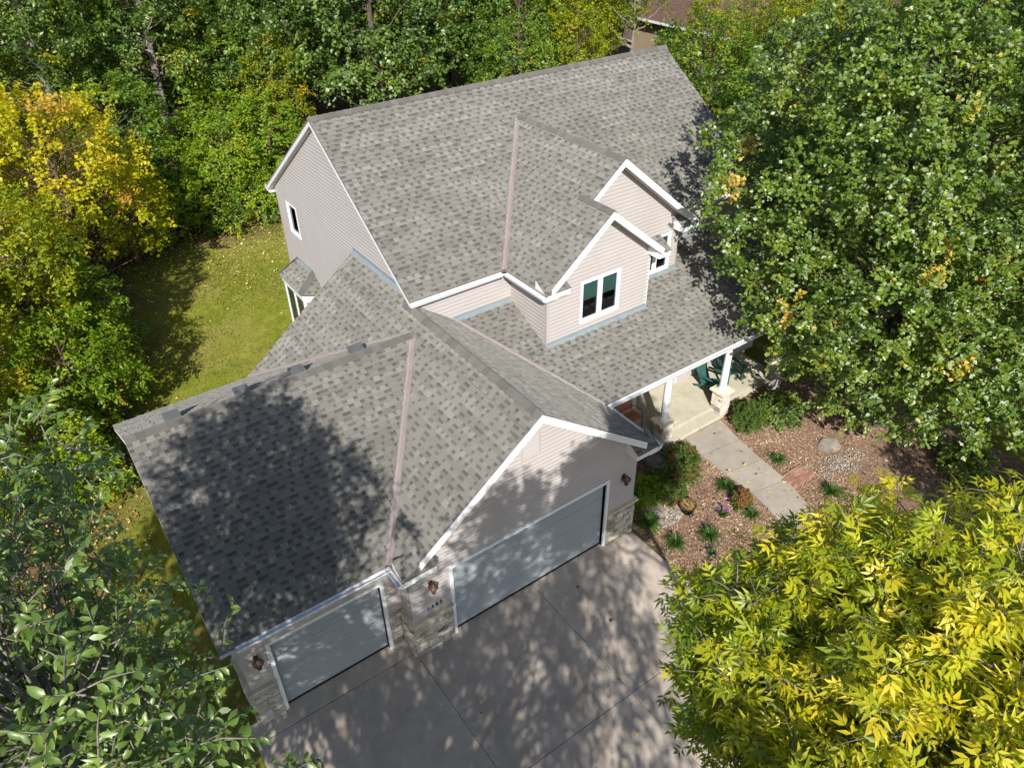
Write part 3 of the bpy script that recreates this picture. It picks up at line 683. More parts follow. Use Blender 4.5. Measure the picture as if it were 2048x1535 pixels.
def gutter(a, b, out, sof=0.3):
    a, b, o = V(a), V(b), V(out)
    def f(mb):
        z = V((0, 0, -0.02)); mb.beam(a + z, b + z, o, 0.02, 0.16)
        p = [(0.022, -0.035), (0.022, -0.14), (0.085, -0.14), (0.125, -0.055), (0.125, -0.025), (0.112, -0.025), (0.112, -0.05), (0.08, -0.128), (0.035, -0.128), (0.035, -0.035)]
        ra = [a + o * x + V((0, 0, zz)) for x, zz in p]; rb = [b + o * x + V((0, 0, zz)) for x, zz in p]; n = len(p)
        mb.faces(ra + rb, [(i, (i + 1) % n, (i + 1) % n + n, i + n) for i in range(n)])
        for q in (ra, rb): mb.face([q[0], q[1], q[2], q[3], q[4]])
    trim('gutter', f)
    if sof:
        def g(mb):
            z = V((0, 0, -0.165)); q = [a + z, b + z, b + z - o * sof, a + z - o * sof]; mb.hexa(q, [p - V((0, 0, 0.014)) for p in q])
        trim('eave_soffit', g, M_SOFFIT)
gutter((XM0, YME, ZME), (XE1 - 0.13, YME, ZME), FY, 0.30)
gutter((XE1R + 0.02, YME, ZME), (XMR, YME, ZME), FY, 0.30)
gutter((XM0, YMB, ZME), (XMR, YMB, ZME), (0, 1, 0), 0.30)
gutter((XE1, YME - 0.13, ZME), (XE1, YG2, ZME), (-1, 0, 0), 0.40)
gutter((XEL + 0.05, YFE, ZE), (XWL - 0.06, YFE, ZE), FY, 0.38)
gutter((XEL, YFE - 0.02, ZE), (XEL, -O, ZE), (-1, 0, 0), 0.29)
gutter((XER, -O, ZE), (XER, YP + 0.02, ZE), (1, 0, 0), 0.29)
gutter((xv(YP) + 0.10, YP, ZPB), (XPR, YP, ZPB), FY, 0.45)
# eave returns at the gable feet
def eave_return(x0, x1, yf, yb, z, inner):
    h = (yb - yf) * 0.62
    mb = MB(); mb.box(x0, x1, yf, yb, z - 0.17, z - 0.012); hpart(mb, 'eave_return', M_WHITE)
    mb = MB(); xi = x1 if inner > 0 else x0; xo = x0 if inner > 0 else x1
    a, b = V((x0, yf - 0.03, z)), V((x1, yf - 0.03, z)); c_, d = V((x1, yb + 0.01, z + h)), V((x0, yb + 0.01, z + h))
    S = V((1, 0, 0)); T = (d - a).normalized(); N = S.cross(T); L = (d - a).length; t0 = 0; rs = random.Random(int(x0 * 10))
    ra = MB()
    while t0 < L:
        add_strip(ra, strip_polys(layouts[rs.randrange(14)], -rs.uniform(0, 0.2), t0, t0 + EXPO), t0, t0 + EXPO, (a, S, T, N), planes_of([(0, 0), (x1 - x0, 0), (x1 - x0, L), (0, L)])); t0 += EXPO
    hpart(ra, 'return_shingles', M_SH)
    mb = MB()
    for xx in (x0 + 0.004, x1 - 0.004):
        mb.face([(xx, yf - 0.03, z - 0.012), (xx, yb, z - 0.012), (xx, yb, z + h - 0.008)]); 
    hpart(mb, 'return_cheek', M_WHITE)
eave_return(XEL + 0.01, XL + 0.52, -O + 0.02, -0.01, ZE, 1); eave_return(XR - 0.42, XER - 0.01, -O + 0.02, -0.01, ZE, -1)
eave_return(XE1 + 0.01, X2L + 0.40, YG2 + 0.02, Y2 - 0.01, ZME, 1); eave_return(X2R - 0.12, XE2R + 0.14, YG2 + 0.02, Y2 - 0.01, ZME, -1)
eave_return(X1R - 0.30, XE1R - 0.01, YG1 + 0.02, Y1 - 0.01, ZME, -1)
# corner boards and inside corner posts
def corner(x, y, z0, z1, sx, sy, w=0.075, mat=M_SIDE):
    def f(mb):
        t = 0.022
        mb.box(*sorted((x + sx * t, x - sx * w)), *sorted((y, y + sy * t)), z0, z1); mb.box(*sorted((x, x + sx * t)), *sorted((y - 0.001 * sy, y - sy * w)), z0, z1)
    trim('corner_board', f, mat)
corner(XL, 0, 0, ggt(XL), -1, -1); corner(XR, 0, 0, ggt(XR), 1, -1); corner(XWL, YW, 0, wt(YW), -1, -1)
corner(X2L, Y2, 4.1, g1t(X2L), -1, -1); corner(X2R, Y2, 0.3, g2t(X2R), 1, -1, mat=M_WHITE); corner(X1R, Y1, 4.5, g1t(X1R), 1, -1)
corner(XM, YBK, 0, ztop(YBK), -1, 1); corner(11.55, 3.92, 0.28, 3.3, -1, -1, mat=M_WHITE)
# step and wall flashings where a roof meets a wall
def flash(a, b, up_v, out, w=0.13, h=0.10):
    a, b, o = V(a), V(b), V(out)
    mb = MB(); U = V((0, 0, 1)); uv_ = V(up_v)
    mb.faces([a + o * 0.024 + U * h, b + o * 0.024 + U * h, b + o * 0.026 + U * 0.016, a + o * 0.026 + U * 0.016, b + uv_ * w + U * 0.016, a + uv_ * w + U * 0.016], [(0, 1, 2, 3), (3, 2, 4, 5)])
    hpart(mb, 'wall_flashing', M_FLASH)
flash((XM, YRE, z_gl(XM, 0)), (XM, YM, z_gl(XM, 0)), (-1, 0, -P), (-1, 0, 0))
flash((xv(YM), YM, z_po(0, YM)), (X2L, YM, z_po(0, YM)), (0, -1, -PP), FY)
flash((X2L, Y2, z_po(0, Y2)), (X2R, Y2, z_po(0, Y2)), (0, -1, -PP), FY)
flash((X2R, Y1, z_po(0, Y1)), (X1R, Y1, z_po(0, Y1)), (0, -1, -PP), FY); flash((X1R, YM, z_po(0, YM)), (XPR, YM, z_po(0, YM)), (0, -1, -PP), FY)
flash((XM, bD.y, BZT), (XM, bC.y, BZT), (-1, 0, -0.7), (-1, 0, 0), 0.08, 0.08)

# ------------------------------------------------------------------ windows and doors
def window(name, p0, S, N, w, h, lights=2, frame=0.065, shade=0.5, clutter=False):
    """opening w x h with its lower left at p0 (outer wall face)"""
    p0, S, N = V(p0), V(S), V(N); U = V((0, 0, 1))
    root = empty(name, (0, 0, 0), 0, house); root.location = (-2.5, -5, 0)
    def bx(mb, s0, s1, z0, z1, n0, n1):
        q = lambda n_: [p0 + S * s0 + U * z0 + N * n_, p0 + S * s1 + U * z0 + N * n_, p0 + S * s1 + U * z1 + N * n_, p0 + S * s0 + U * z1 + N * n_]
        mb.hexa(q(n0), q(n1))
    mb = MB(); f = frame
    bx(mb, -f, w + f, h, h + f, -0.10, 0.035); bx(mb, -f, w + f, -f - .01, 0, -0.10, 0.045); bx(mb, -f, 0, 0, h, -0.10, 0.033); bx(mb, w, w + f, 0, h, -0.10, 0.033)
    mb.build('frame', M_WHITE, root)
    lw = (w - (lights - 1) * 0.09) / lights
    for i in range(lights):
        a = i * (lw + 0.09)
        mb = MB(); q = 0.035
        bx(mb, a + .001, a + q, .002, h - .002, -0.09, 0.012); bx(mb, a + lw - q, a + lw - .001, .002, h - .002, -0.09, 0.012); bx(mb, a + q, a + lw - q, .002, q, -0.09, 0.010); bx(mb, a + q, a + lw - q, h - q, h - .002, -0.09, 0.010)
        mb.build('sash', M_WHITE, root)
        mb = MB(); mb.face([p0 + S * (a + q) + U * q - N * 0.03, p0 + S * (a + lw - q) + U * q - N * 0.03, p0 + S * (a + lw - q) + U * (h - q) - N * 0.03, p0 + S * (a + q) + U * (h - q) - N * 0.03]); mb.build('pane', M_GLASS, root)
        if shade: mb = MB(); bx(mb, a + q + .01, a + lw - q - .01, h * (1 - shade), h - q, -0.085, -0.07); mb.build('blind', M_SHADE, root)
        if i < lights - 1: mb = MB(); bx(mb, a + lw, a + lw + 0.09, 0, h, -0.09, 0.028); mb.build('mullion', M_WHITE, root)
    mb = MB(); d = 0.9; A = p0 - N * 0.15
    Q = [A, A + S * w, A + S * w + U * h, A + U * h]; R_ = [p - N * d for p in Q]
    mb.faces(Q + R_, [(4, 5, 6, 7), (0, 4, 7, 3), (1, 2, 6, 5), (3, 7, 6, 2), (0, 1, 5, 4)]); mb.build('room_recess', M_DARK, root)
    if clutter:
        mb = MB()
        for k in range(4):
            s0 = 0.1 + k * 0.3 + random.uniform(0, .1); bx(mb, s0, s0 + random.uniform(.1, .22), 0.02, random.uniform(.12, .34), -0.5, -0.35)
        mb.build('sill_clutter', M_INT, root)
    return root
window('gable_window', (6.91, Y2, 4.65), (1, 0, 0), FY, 1.34, 1.19, 2, 0.065, 0.52, True)
window('upper_window', (9.99, Y1, 4.76), (1, 0, 0), FY, 1.08, 1.11, 2, 0.06, 0.3)
window('side_window', (XM, 13.92, 4.94), (0, -1, 0), (-1, 0, 0), 0.74, 1.0, 1, 0.065, 0)
window('porch_window', (12.87, 3.92, 1.12), (1, 0, 0), FY, 1.56, 1.36, 2, 0.07, 0.3)
# front door in the recess
dr = empty('front_door', (0, 0, 0), 0, house); dr.location = (-2.5, -5, 0)
mb = MB(); mb.box(10.07, 10.98, YM - 0.10, YM - 0.05, 0.30, 2.38)
for z0, z1 in ((0.5, 1.1), (1.25, 2.2)):
    for x0, x1 in ((10.17, 10.47), (10.58, 10.88)): mb.box(x0, x1, YM - 0.115, YM - 0.099, z0, z1)
mb.build('leaf_panel', M_DOOR, dr)
mb = MB(); mb.box(9.97, 10.05, YM - 0.12, YM - 0.03, 0.28, 2.48); mb.box(11.0, 11.08, YM - 0.12, YM - 0.03, 0.28, 2.48); mb.box(10.052, 10.998, YM - 0.12, YM - 0.03, 2.40, 2.48); mb.build('frame', M_WHITE, dr)
mb = MB(); mb.tube([(10.13, YM - 0.17, 1.25), (10.13, YM - 0.11, 1.25)], 0.03, 10); mb.build('handle', M_BLACK, dr)

# bay window below its roof
bay = empty('bay_window', (0, 0, 0), 0, house); bay.location = (-2.5, -5, 0)
bx_, by0, by1 = BX + 0.10, BY0 + 0.08, BY1 - 0.08
mb = MB(); base = [(XM, BY1 + 0.42), (bx_, by1), (bx_, by0), (XM, BY0 - 0.42)]
mb.prism([V((x, y, 0.3)) for x, y in base][::-1], (0, 0, 1.05)); mb.build('apron', M_SIDE, bay)
mb = MB(); mb.prism([V((x - (0.05 if x < 2.4 else 0), y + (0.04 if y > 13 else -0.04), BZ - 0.22)) for x, y in base][::-1], (0, 0, 0.18)); mb.build('frieze', M_WHITE, bay)
for (ax, ay), (bx2, by2) in zip(base, base[1:]):
    a, b = V((ax, ay, 0)), V((bx2, by2, 0)); S = (b - a).normalized(); N = S.cross(V((0, 0, 1))) * -1; L = (b - a).length
    if N.x > 0: N = -N
    fr_ = MB(); U = V((0, 0, 1))
    def bq(mb, s0, s1, z0, z1, n0, n1): 
        q = lambda n_: [a + S * s0 + U * z0 + N * n_, a + S * s1 + U * z0 + N * n_, a + S * s1 + U * z1 + N * n_, a + S * s0 + U * z1 + N * n_]
        mb.hexa(q(n0), q(n1))
    bq(fr_, 0.0, 0.09, 1.36, BZ - 0.23, -0.08, 0.012); bq(fr_, L - 0.09, L, 1.36, BZ - 0.23, -0.08, 0.012); bq(fr_, 0.09, L - 0.09, 1.36, 1.46, -0.08, 0.01); bq(fr_, 0.09, L - 0.09, BZ - 0.34, BZ - 0.23, -0.08, 0.01)
    if L > 1.4: bq(fr_, L / 2 - 0.05, L / 2 + 0.05, 1.46, BZ - 0.34, -0.08, 0.009)
    f_ = fr_.build('frame', M_WHITE, bay)
    g_ = MB(); g_.face([a + S * 0.09 + U * 1.46 - N * 0.02, a + S * (L - 0.09) + U * 1.46 - N * 0.02, a + S * (L - 0.09) + U * (BZ - 0.34) - N * 0.02, a + S * 0.09 + U * (BZ - 0.34) - N * 0.02]); g_.build('pane', M_GLASS, bay)
    k_ = MB(); k_.face([a + S * 0.09 + U * 1.46 - N * 0.12, a + S * (L - 0.09) + U * 1.46 - N * 0.12, a + S * (L - 0.09) + U * (BZ - 0.34) - N * 0.12, a + S * 0.09 + U * (BZ - 0.34) - N * 0.12]); k_.build('blind', M_SHADE, bay)

# garage doors: four ribbed sections each, white casing, rubber seal
def garage_door(x0, x1, y, h):
    root = empty('garage_door', (0, 0, 0), 0, house); root.location = (-2.5, -5, 0)
    mb = MB(); w = 0.09
    mb.box(x0, x0 + w, y - 0.05, y + 0.10, 0, h); mb.box(x1 - w, x1, y - 0.05, y + 0.10, 0, h); mb.box(x0, x1, y - 0.052, y + 0.10, h + 0.001, h + w); mb.build('casing', M_WHITE, root)
    n = 4; sh = (h - 0.05) / n; yd = y + 0.09
    for i in range(n):
        z0 = 0.04 + i * sh; mb = MB(); prof = [(yd + 0.012, z0 + 0.004), (yd, z0 + 0.016)]; nr = 5; rh = (sh - 0.03) / nr
        for k in range(nr):
            zz = z0 + 0.016 + k * rh; prof += [(yd, zz + rh - 0.014), (yd + 0.005, zz + rh - 0.010), (yd + 0.005, zz + rh - 0.004), (yd, zz + rh)]
        prof += [(yd + 0.012, z0 + sh - 0.004)]
        pts = [(x0 + w + 0.004, yy, zz) for yy, zz in prof] + [(x1 - w - 0.004, yy, zz) for yy, zz in prof]; m_ = len(prof)
        mb.faces(pts, [(k, k + m_, k + m_ + 1, k + 1) for k in range(m_ - 1)]); mb.build('door_section', M_GDOOR, root)
    mb = MB(); mb.box(x0 + w, x1 - w, yd - 0.01, yd + 0.06, 0.0, 0.045); mb.build('bottom_seal', M_SEAL, root)
    mb = MB(); mb.box(x0 + w, x1 - w, yd + 0.02, yd + 0.05, 0.04, h); mb.build('backing', M_DARK, root)
    return root
garage_door(0.0, 4.88, 0.0, 2.37); garage_door(-4.16, -1.40, YW, 2.34)
# louvred gable vent
gv = empty('gable_vent', (0, 0, 0), 0, house); gv.location = (-2.5, -5, 0)
mb = MB(); x0, x1, z0, z1 = 2.07, 2.62, 4.50, 5.22
mb.box(x0, x1, -0.034, -0.012, z0, z0 + .05); mb.box(x0, x1, -0.034, -0.012, z1 - .05, z1); mb.box(x0, x0 + .05, -0.036, -0.012, z0 + .05, z1 - .05); mb.box(x1 - .05, x1, -0.036, -0.012, z0 + .05, z1 - .05); mb.build('frame', M_SIDE, gv)
for k in range(9):
    z = z0 + 0.06 + k * 0.068; mb = MB(); mb.hexa([(x0 + .052, -0.033, z), (x1 - .052, -0.033, z), (x1 - .052, -0.020, z + .06), (x0 + .052, -0.020, z + .06)], [(x0 + .052, -0.025, z), (x1 - .052, -0.025, z), (x1 - .052, -0.013, z + .06), (x0 + .052, -0.013, z + .06)]); mb.build('louvre', M_SIDE, gv)
# wall lanterns
def lantern(x, y, z):
    root = empty('wall_lantern', (x - 2.5, y - 5.0, z), 0, house)
    mb = MB(); mb.box(-0.05, 0.05, -0.03, -0.012, -0.12, 0.10); mb.tube([(0, -0.02, 0.06), (0, -0.10, 0.14), (0, -0.16, 0.12)], 0.012, 6); mb.build('bracket', M_LAMP, root)
    mb = MB(); mb.lathe([(0.015, 0.14), (0.05, 0.10), (0.12, 0.03), (0.125, 0.015), (0.09, 0.01)], 8, (0, -0.16, 0)); mb.build('hood', M_LAMP, root)
    mb = MB(); mb.lathe([(0.08, 0.01), (0.055, -0.17), (0.03, -0.20), (0.0, -0.21)], 6, (0, -0.16, 0), False); mb.build('lantern_body', M_LAMP, root)
lantern(5.36, 0.0, 2.27); lantern(-0.50, 0.0, 2.23); lantern(-4.40, YW, 2.12)
# house number
for i, ch in enumerate('1585'):
    cu = bpy.data.curves.new('house_number', 'FONT'); cu.body = ch; cu.size = 0.15; cu.extrude = 0.006; cu.materials.append(M_BLACK)
    tmp = bpy.data.objects.new('tmp', cu); COL.objects.link(tmp); me = bpy.data.meshes.new_from_object(tmp); bpy.data.objects.remove(tmp)
    o = bpy.data.objects.new('house_number', me); link(o, house); o.location = (-0.66 + i * 0.115 - 2.5, -0.03 - 5.0, 1.40); o.rotation_euler = (math.pi / 2, 0, 0)

# ------------------------------------------------------------------ stone veneer
stone_me = []
for k in range(8):
    rr = random.Random(k); mb = MB(); e = 0.09; pts = []
    for z in (0, 1):
        for (x, y) in ((0, 0), (1, 0), (1, 1), (0, 1)):
            pts.append((x, z, y))
    f = [((e + rr.uniform(-.04, .08)) if x == 0 else 1 - e - rr.uniform(-.04, .08), -1 - rr.uniform(-.15, .35), (e + rr.uniform(-.03, .10)) if z == 0 else 1 - e - rr.uniform(-.03, .10)) for (x, z) in ((0, 0), (1, 0), (1, 1), (0, 1))]
    m_ = [((0.01 if x == 0 else 0.99), -0.6 - rr.uniform(0, .2), (0.015 if z == 0 else 0.985)) for (x, z) in ((0, 0), (1, 0), (1, 1), (0, 1))]
    b = [((0.01 if x == 0 else 0.99), 0.1, (0.015 if z == 0 else 0.985)) for (x, z) in ((0, 0), (1, 0), (1, 1), (0, 1))]
    mb.faces(f + m_ + b, [(0, 1, 2, 3), (4, 5, 1, 0), (5, 6, 2, 1), (6, 7, 3, 2), (7, 4, 0, 3), (8, 9, 5, 4), (9, 10, 6, 5), (10, 11, 7, 6), (11, 8, 4, 7)])
    me = mb.mesh('stone'); me.materials.append(M_STONE); stone_me.append(me)
def stone_face(parent, p0, S, L, H, depth=0.05, off=V((0, 0, 0)), seed=1):
    p0, S = V(p0), V(S); U = V((0, 0, 1)); N = S.cross(U); rs = random.Random(seed); z = 0
    while z < H - 0.02:
        h = min(rs.choice((0.08, 0.1, 0.13, 0.17)), H - z)
        if H - z - h < 0.06: h = H - z
        x = 0
        while x < L - 0.01:
            w = min(rs.uniform(0.14, 0.40), L - x)
            if L - x - w < 0.09: w = L - x
            o = bpy.data.objects.new('stone', rs.choice(stone_me)); link(o, parent)
            q = p0 + S * x + U * z - V(parent_off); D = -N * depth * rs.uniform(0.8, 1.2)
            o.matrix_local = Matrix(((S.x * w, D.x, 0, q.x), (S.y * w, D.y, 0, q.y), (0, D.z, h, q.z), (0, 0, 0, 1)))
            x += w
        z += h
parent_off = (0, 0, 0)
def stone_base(name, x0, x1, y, h, left=0.0, right=0.0, seed=1):
    """veneer on a -y facing wall from x0 to x1, wrapping back along the sides"""
    mb = MB(); mb.box(x0, x1, y - 0.045, y - 0.019, 0, h)
    if left: mb.box(x0, x0 + 0.026, y - 0.018, y + left, 0, h)
    if right: mb.box(x1 - 0.026, x1, y - 0.018, y + right, 0, h)
    o = hpart(mb, name, M_MORTAR)
    stone_face(o, (x0, y - 0.045, 0), (1, 0, 0), x1 - x0, h, seed=seed)
    if left: stone_face(o, (x0, y + left, 0), (0, -1, 0), left + 0.045, h, seed=seed + 1)
    if right: stone_face(o, (x1, y - 0.045, 0), (0, 1, 0), right + 0.045, h, seed=seed + 2)
    mb = MB(); q = 0.11
    mb.box(x0 - (q - .03 if left else 0), x1 + (q - .03 if right else 0), y - q - 0.03, y - 0.018, h, h + 0.055)
    if left: mb.box(x0 - (q - .03), x0 + 0.024, y - 0.018, y + left, h, h + 0.055)
    if right: mb.box(x1 - 0.024, x1 + (q - .03), y - 0.018, y + right, h, h + 0.055)
    mb.build('stone_ledge', M_LEDGE, o)
    return o
stone_base('stone_base', XL - 0.045, -0.002, 0, 1.18, left=YW - 0.06, seed=11)
stone_base('stone_base', 4.882, XR + 0.045, 0, 1.18, right=1.2, seed=21)
stone_base('stone_base', XWL - 0.045, -4.162, YW, 1.18, left=1.0, seed=31)
stone_base('stone_base', -1.398, XL - 0.11, YW, 1.18, seed=41)

# porch: floor, step, piers, columns, beam
mb = MB(); mb.box(XR + 0.03, 14.9, 2.22, YM - 0.03, -0.2, 0.30); hpart(mb, 'porch_floor', M_PORCH)
mb = MB(); mb.box(9.42, 11.62, 1.86, 2.217, -0.2, 0.15); hpart(mb, 'porch_step', M_PORCH)
mb = MB(); mb.box(6.9, XPR - 0.05, 2.00, 2.20, 2.86, 3.10); hpart(mb, 'porch_beam', M_WHITE)
mb = MB(); mb.box(XER, XPR - 0.02, 2.201, 3.70, 3.09, 3.10); hpart(mb, 'porch_ceiling', M_WHITE)
for i, px in enumerate((9.13, 11.80, 14.55)):
    y0 = 2.10; hw = 0.20
    mb = MB(); mb.box(px - hw, px + hw, y0 - hw, y0 + hw, -0.1, 0.96); pier = hpart(mb, 'porch_pier', M_MORTAR)
    for k, (p0, S) in enumerate((((px - hw, y0 - hw, -0.05), (1, 0, 0)), ((px + hw, y0 - hw, -0.05), (0, 1, 0)), ((px + hw, y0 + hw, -0.05), (-1, 0, 0)), ((px - hw, y0 + hw, -0.05), (0, -1, 0)))):
        if i < 2 and k in (0, 1, 3): stone_face(pier, p0, S, 2 * hw, 1.0, 0.035, seed=50 + i * 7 + k)
    mb = MB(); q = hw + 0.085; mb.box(px - q, px + q, y0 - q, y0 + q, 0.962, 1.03); mb.build('cap_stone', M_LEDGE, pier)
    col = empty('porch_column', (px - 2.5, y0 - 5.0, 1.03), 0, house)
    mb = MB(); mb.box(-.17, .17, -.17, .17, 0, 0.04); mb.lathe([(0.0, 0.04), (0.165, 0.041), (0.165, 0.075), (0.14, 0.10), (0.125, 0.12)], 20); mb.build('base', M_WHITE, col)
    mb = MB(); mb.lathe([(0.122, 0.115), (0.122, 0.6), (0.112, 1.2), (0.10, 1.70)], 20); mb.build('shaft', M_WHITE, col)
    mb = MB(); mb.lathe([(0.10, 1.68), (0.125, 1.72), (0.125, 1.74), (0.15, 1.775), (0.0, 1.78)], 20); mb.box(-.16, .16, -.16, .16, 1.78, 1.826); mb.build('capital', M_WHITE, col)

# ------------------------------------------------------------------ ground, drive, walk, beds
GZ = -0.05
n = 60; xs = np.concatenate([np.linspace(-260, -14, 8), np.linspace(-12, 22, n), np.linspace(26, 320, 8)]); ys = np.concatenate([np.linspace(-200, -22, 7), np.linspace(-20, 30, n), np.linspace(34, 400, 8)])
gx, gy = np.meshgrid(xs, ys); gz = np.full_like(gx, GZ) + 0.02 * np.sin(gx * 0.9) * np.cos(gy * 0.7) * ((gy > 9) & (gx < 6))
vv = np.stack([gx, gy, gz], -1).reshape(-1, 3); I = np.arange(len(vv)).reshape(gx.shape)
q = np.stack([I[:-1, :-1], I[:-1, 1:], I[1:, 1:], I[1:, :-1]], -1).reshape(-1, 4)
tag(mesh_obj('ground', np_mesh('ground', vv, q, smooth=True), M_GROUND), kind='structure')

drive = empty('driveway', (0, -4, 0)); tag(drive, kind='structure')
def slab(parent, poly, z0, z1, mat, name='slab', off=(0, 0), gap=0.007):
    cx, cy = sum(p[0] for p in poly) / len(poly), sum(p[1] for p in poly) / len(poly)
    pl = [(a, b, c_ - gap) for a, b, c_ in planes_of(list(poly))]
    q = clip(poly if sum(poly[i][0] * poly[(i + 1) % len(poly)][1] - poly[(i + 1) % len(poly)][0] * poly[i][1] for i in range(len(poly))) > 0 else poly[::-1], pl)
    if len(q) < 3: return
    e = 0.012; pl2 = [(a, b, c_ - gap - e) for a, b, c_ in planes_of(list(poly))]; q2 = clip(q, pl2)
    mb = MB()
    if len(q2) == len(q):
        k = len(q); A = [(x - off[0], y - off[1], z0) for x, y in q]; B = [(x - off[0], y - off[1], z1 - e * 0.7) for x, y in q]; Cc = [(x - off[0], y - off[1], z1) for x, y in q2]
        mb.faces(A + B + Cc, [(i, (i + 1) % k, (i + 1) % k + k, i + k) for i in range(k)] + [(i + k, (i + 1) % k + k, (i + 1) % k + 2 * k, i + 2 * k) for i in range(k)] + [tuple(range(2 * k, 3 * k))])
    else: mb.prism([V((x - off[0], y - off[1], z1)) for x, y in q][::-1], (0, 0, z0 - z1))
    return mb.build(name, mat, parent)
dright = [(5.84, 0.6), (5.84, -2.6), (5.5, -4.2), (4.6, -6.2), (3.2, -8.4), (1.2, -10.6), (-1.0, -12.6)]
def xr_at(y):
    for (x0, y0), (x1, y1) in zip(dright, dright[1:]):
        if y1 <= y <= y0: return x0 + (x1 - x0) * (y - y0) / (y1 - y0)
    return dright[-1][0]
for y1_, y0_ in ((0.085, -3.77), (-3.77, -7.6), (-7.6, -12.6)):
    for xa, xb in ((-5.0, -1.05), (-1.05, 2.45), (2.45, 9)):
        ytop = y1_
        if xb == 9:
            for ya, yb in zip([y1_] + [p[1] for p in dright if y0_ < p[1] < y1_], [p[1] for p in dright if y0_ < p[1] < y1_] + [y0_]): pass
            pts = [(xa, y0_), (max(xa + 0.02, xr_at(y0_)), y0_)] + [p for p in dright[::-1] if y0_ < p[1] < y1_] + [(xr_at(y1_), y1_), (xa, y1_)]
            slab(drive, pts, -0.15, 0, M_CONC, off=(0, -4))
        else:
            pts = [(xa, y0_), (xb, y0_), (xb, y1_), (xa, y1_)]
            slab(drive, pts, -0.15, 0, M_CONC, off=(0, -4))
slab(drive, [(-5.0, 0.09), (-1.05, 0.09), (-1.05, YW + 0.085), (-5.0, YW + 0.085)], -0.15, 0, M_CONC, off=(0, -4))

bed = MB(); bl = [(5.9, 2.2), (15.2, 2.2), (17.5, -1), (17.5, -7), (11, -8.5), (6.0, -7.5), (5.6, -4.4), (5.9, -2.6)]
bed.prism([V((x, y, -0.018)) for x, y in bl], (0, 0, -0.1)); tag(bed.build('garden_bed', M_BED), kind='structure')
walk = empty('walkway', (10, 0, 0)); tag(walk, kind='structure')
wl = [(9.98, 1.84), (9.78, 0.95), (9.72, -0.05), (9.74, -1.1), (9.52, -2.1), (9.0, -3.2), (8.1, -4.25), (6.9, -5.1), (5.3, -5.6)]
wr = [(11.62, 1.84), (11.32, 0.75), (11.14, -0.30), (11.0, -1.35), (10.62, -2.5), (10.0, -3.8), (9.0, -5.1), (7.4, -6.2), (5.0, -6.9)]
for i in range(len(wl) - 1): slab(walk, [wl[i], wr[i], wr[i + 1], wl[i + 1]], -0.12, 0.03, M_WALK, off=(10, 0), gap=0.005)
# small herringbone of brick pavers beside the walk
pav = empty('paver_patch', (11.3, -1.45, -0.01)); tag(pav, 'small patch of reddish brick pavers beside the curved walk', 'pavers')
mb = MB(); mb.box(0, 0.19, 0, 0.09, -0.04, 0.035); pm = mb.mesh('paver'); pm.materials.append(M_PAVE)
for r in range(6):
    for k in range(5):
        o = bpy.data.objects.new('paver', pm); link(o, pav); o.location = (-0.45 + k * 0.2 + (r % 2) * 0.1, -0.28 + r * 0.098, random.uniform(0, 0.008)); o.rotation_euler = (0, 0, random.uniform(-.03, .03))

# ------------------------------------------------------------------ plants: leaf clouds
T2 = (np.array([(0, 0, 0), (-0.30, 0.45, 0.09), (0, 1, 0), (0.30, 0.45, 0.09)], float), np.array([(0, 3, 2), (0, 2, 1)]))
T2W = (np.array([(0, 0, 0), (-0.42, 0.55, 0.10), (0, 1, -0.05), (0.42, 0.55, 0.10)], float), np.array([(0, 3, 2), (0, 2, 1)]))
T6 = (np.array([(0, 0, 0), (0, 0.5, -0.02), (0, 1, -0.22), (-0.22, 0.28, 0.05), (-0.21, 0.66, 0.0), (0.22, 0.28, 0.05), (0.21, 0.66, 0.0)], float),
      np.array([(0, 1, 3), (1, 4, 3), (1, 2, 4), (0, 5, 1), (1, 5, 6), (1, 6, 2)]))
def ash_leaf():
    v, f = [], []
    def leaflet(px, py, ang, L, w, dz):
        i = len(v); ca, sa = math.cos(ang), math.sin(ang)
        for (x, y, z) in ((0, 0, 0), (-w, 0.38 * L, 0.05 * L), (0, L, -0.12 * L), (w, 0.38 * L, 0.05 * L), (0, 0.45 * L, -0.01 * L)):
            v.append((px + x * ca + y * sa, py - x * sa + y * ca, z + dz - 0.12 * py * py))
        f.extend([(i, i + 4, i + 1), (i + 1, i + 4, i + 2), (i, i + 3, i + 4), (i + 3, i + 2, i + 4)])
    for k, py in enumerate((0.26, 0.56)):
        for sd in (-1, 1): leaflet(0.0, py, sd * (0.95 - 0.18 * k), 0.56, 0.088, 0)
    leaflet(0, 0.62, 0, 0.60, 0.094, 0)
    i = len(v); v.extend([(-0.008, 0, 0), (0.008, 0, 0), (0, 0.68, -0.05)]); f.append((i, i + 1, i + 2))
    return np.array(v, float), np.array(f)
TASH = ash_leaf()
def unit(a): return a / np.maximum(np.linalg.norm(a, axis=-1, keepdims=True), 1e-9)
def leaf_mesh(name, pos, axis, nrm, size, tmpl, tone):
    tv, tf = tmpl; axis = unit(axis); x = unit(np.cross(axis, nrm)); z = np.cross(x, axis)
    cr = np.random.default_rng(len(pos)); wv_ = cr.uniform(.7, 1.2, len(pos))[:, None, None]; cu = cr.uniform(-.4, 3.0, len(pos))[:, None, None]; bend = cr.uniform(-.10, .28, len(pos))[:, None, None]
    vts = pos[:, None, :] + size[:, None, None] * (tv[None, :, 0:1] * wv_ * x[:, None] + tv[None, :, 1:2] * axis[:, None] + (tv[None, :, 2:3] * cu - bend * tv[None, :, 1:2] ** 2) * z[:, None])
    k = len(tv); fs = (tf[None] + (np.arange(len(pos)) * k)[:, None, None]).reshape(-1, 3)
    return np_mesh(name, vts.reshape(-1, 3), fs, np.repeat(tone, len(tf)))
